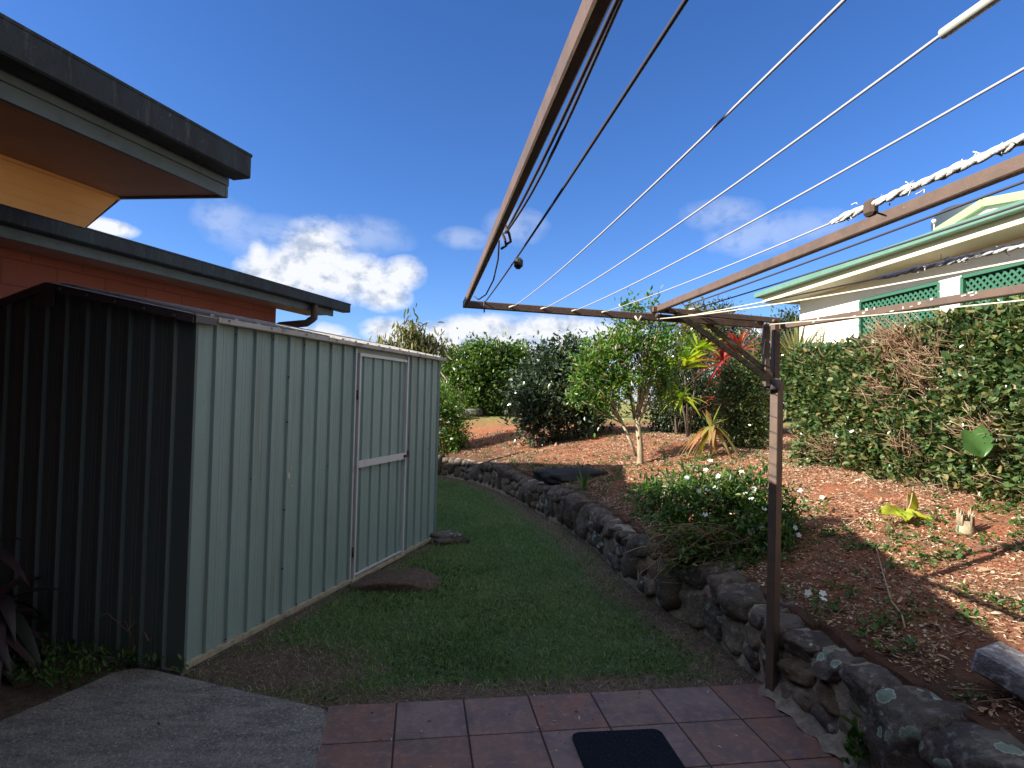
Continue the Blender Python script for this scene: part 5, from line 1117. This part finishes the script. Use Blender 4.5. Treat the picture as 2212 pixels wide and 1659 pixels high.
for k in range(420):
    y = 2.2 + 9 * r.random() ** 1.6; x = r.uniform(0, 4.2); D = wall_dist(np.array([x]), np.array([y]))[0]
    if D < .1 or abs(x) > .95 * y: continue
    z = gh(x, y) + .008; a = r.uniform(0, 6.283); L = r.uniform(.06, .25); d = np.array([math.cos(a), math.sin(a), 0]); p = np.array([x, y, z]); b2 = np.cross(d, [0, 0, 1]) * r.normal(0, .02)
    e = p + d * L; e[2] = gh(e[0], e[1]) + r.uniform(.005, .03) if wall_dist(e[0:1], e[1:2])[0] > .2 else z; mb.tube([p, (p + e) / 2 + b2 + [0, 0, .01], e], r.uniform(.001, .003), 5, col=r.random())
a = hit(1940, 1215 - 0); 
pth = [hit(x, y) + [0, 0, .03] for x, y in ((1890, 1180), (1905, 1240), (1925, 1310), (1948, 1340), (1955, 1370))]; mb.tube(pth, [.003, .004, .005, .006, .004], 6, col=.9)
tag(mb.build('fallen_twigs', M['twig']), 'thin fallen twigs scattered over the garden bed', 'twigs', kind='stuff')
# weeds
r = np.random.default_rng(95); Pw = []; Nw = []
cnt = 0
for k in range(5200):
    y = 2.2 + 10 * r.random() ** 1.5; x = r.uniform(-1, 4.6)
    q = np.array([[x, y, 0]]); D = wall_dist(q[:, 0], q[:, 1])[0]
    if D < .22 or abs(x) > .95 * y or vnoise(q, 1.9, 61)[0] + .35 * r.normal() < (.1 if D < .8 or x > 2.4 and y < 4.5 else .55): continue
    z = gh(x, y); m_ = r.integers(5, 16); a = r.uniform(0, 6.283, m_); Pw.append(np.array([x, y, z]) + np.stack([r.normal(0, .03, m_), r.normal(0, .03, m_), r.uniform(0, .035, m_)], -1)); Nw.append(np.stack([np.cos(a), np.sin(a), r.uniform(.1, .9, m_)], -1))
Pw = np.concatenate(Pw); Nw = np.concatenate(Nw); print('weeds', len(Pw))
o = foliage('weeds', Pw, unit(Nw), .034, M['leaf_weed'], None, aspect=.5, jitter=.2); tag(o, 'small green weeds sprouting across the garden bed', 'weeds', kind='stuff')
# clover-like weeds in the lawn
Xc, Yc_ = scatter(lambda X, Y, r: lawn_ok(X, Y, r) & (vnoise(np.stack([X, Y, 0 * X], -1), 2.4, 77) > .0), 16000, 97, (-1.6, 2.9), (1.6, 5.5)); P = np.stack([Xc, Yc_, height(Xc, Yc_) + rng.uniform(.0, .02, len(Xc))], -1)
o = foliage('clover', P, np.tile([0, 0, .6], (len(P), 1)), .018, M['leaf_weed'], None, aspect=.7, jitter=1.0); tag(o, 'small round leaved clover mixed into the lawn', 'clover', kind='stuff')

# a few crumbs on the paving
r = np.random.default_rng(131); n = 90; ii = r.uniform(-2.2, 6.2, n); jj = -r.random(n) ** 1.6 * 2.2; Pp = np.array([tp(a_, b_) for a_, b_ in zip(ii, jj)]); P = np.stack([Pp[:, 0], Pp[:, 1], np.where(ii < 0, .024, .003)], -1)
a = r.uniform(0, 6.283, n); o = foliage('leaf_debris', P, np.stack([np.cos(a), np.sin(a), np.full(n, .08)], -1), .02, M['litter'], None, aspect=.35, jitter=.05, sizevar=.6); tag(o, 'small dry leaves and chips dropped on the tiles and slab', 'leaf debris', kind='stuff')
# far edge: rocks, fence, antenna
re = empty('rock_edging', at_y(1050, 935, 16.2), 'row of dark rocks edging the far sunlit yellow lawn', 'rock edging'); mb = MB()
for k in range(9):
    p = at_y(1002 + k * 14, 948 - k * 1.6, 14.2 + k * .35); p[2] = gh(p[0], p[1]) + .1; rock(mb, p, (rng.uniform(.2, .34), .25, rng.uniform(.16, .3)), np.eye(3), 400 + k, I2)
mb.build('stonework', M['stone_a'], re)
fe = empty('picket_fence', at_y(1060, 905, 23), 'dark picket fence glimpsed under the citrus tree', 'fence'); mb = MB(); mf = mat('fence_dark', (.05, .05, .055), .8)
for k in range(60):
    p = at_y(940, 905, 23) + np.array([k * .12, 0, 0]); z = gh(p[0], p[1]); mb.box((p[0], 23, z + .45), (.07, .02, .9))
mb.bar((at_y(940, 905, 23)[0], 23.03, .9), (at_y(940, 905, 23)[0] + 7.2, 23.03, .9), .03, .06); mb.bar((at_y(940, 905, 23)[0], 23.03, .5), (at_y(940, 905, 23)[0] + 7.2, 23.03, .5), .03, .06); mb.build('pickets', mf, fe)
an = empty('antenna', at_y(1212, 900, 34), 'thin pale television antenna mast rising behind the dark bush', 'antenna'); mb = MB(); mb.tube([at_y(1212, 850, 34), at_y(1212, 736, 34)], .025, 6); mb.tube([at_y(1209, 737, 34), at_y(1247, 737, 34)], .018, 6); mb.build('mast', M['line'], an)
hz_ = empty('far_house', at_y(960, 870, 38), 'distant low house with grey roof behind the citrus tree', 'house'); mb = MB(); c_ = at_y(965, 850, 38)
mb.box((c_[0] - 3, 40, 1.2), (9, 5, 2.6)); mb.build('wall', M['weatherboard'], hz_); mb = MB(); mb.add([(c_[0] - 8, 37, 2.5), (c_[0] + 2, 37, 2.5), (c_[0] + 2, 43, 2.5), (c_[0] - 8, 43, 2.5), (c_[0] - 5, 40, 4.2), (c_[0] - 1, 40, 4.2)], [(0, 1, 5, 4), (1, 2, 5), (2, 3, 4, 5), (3, 0, 4)]); mb.build('roof', mat('roof_grey', (.2, .2, .21), .7), hz_)
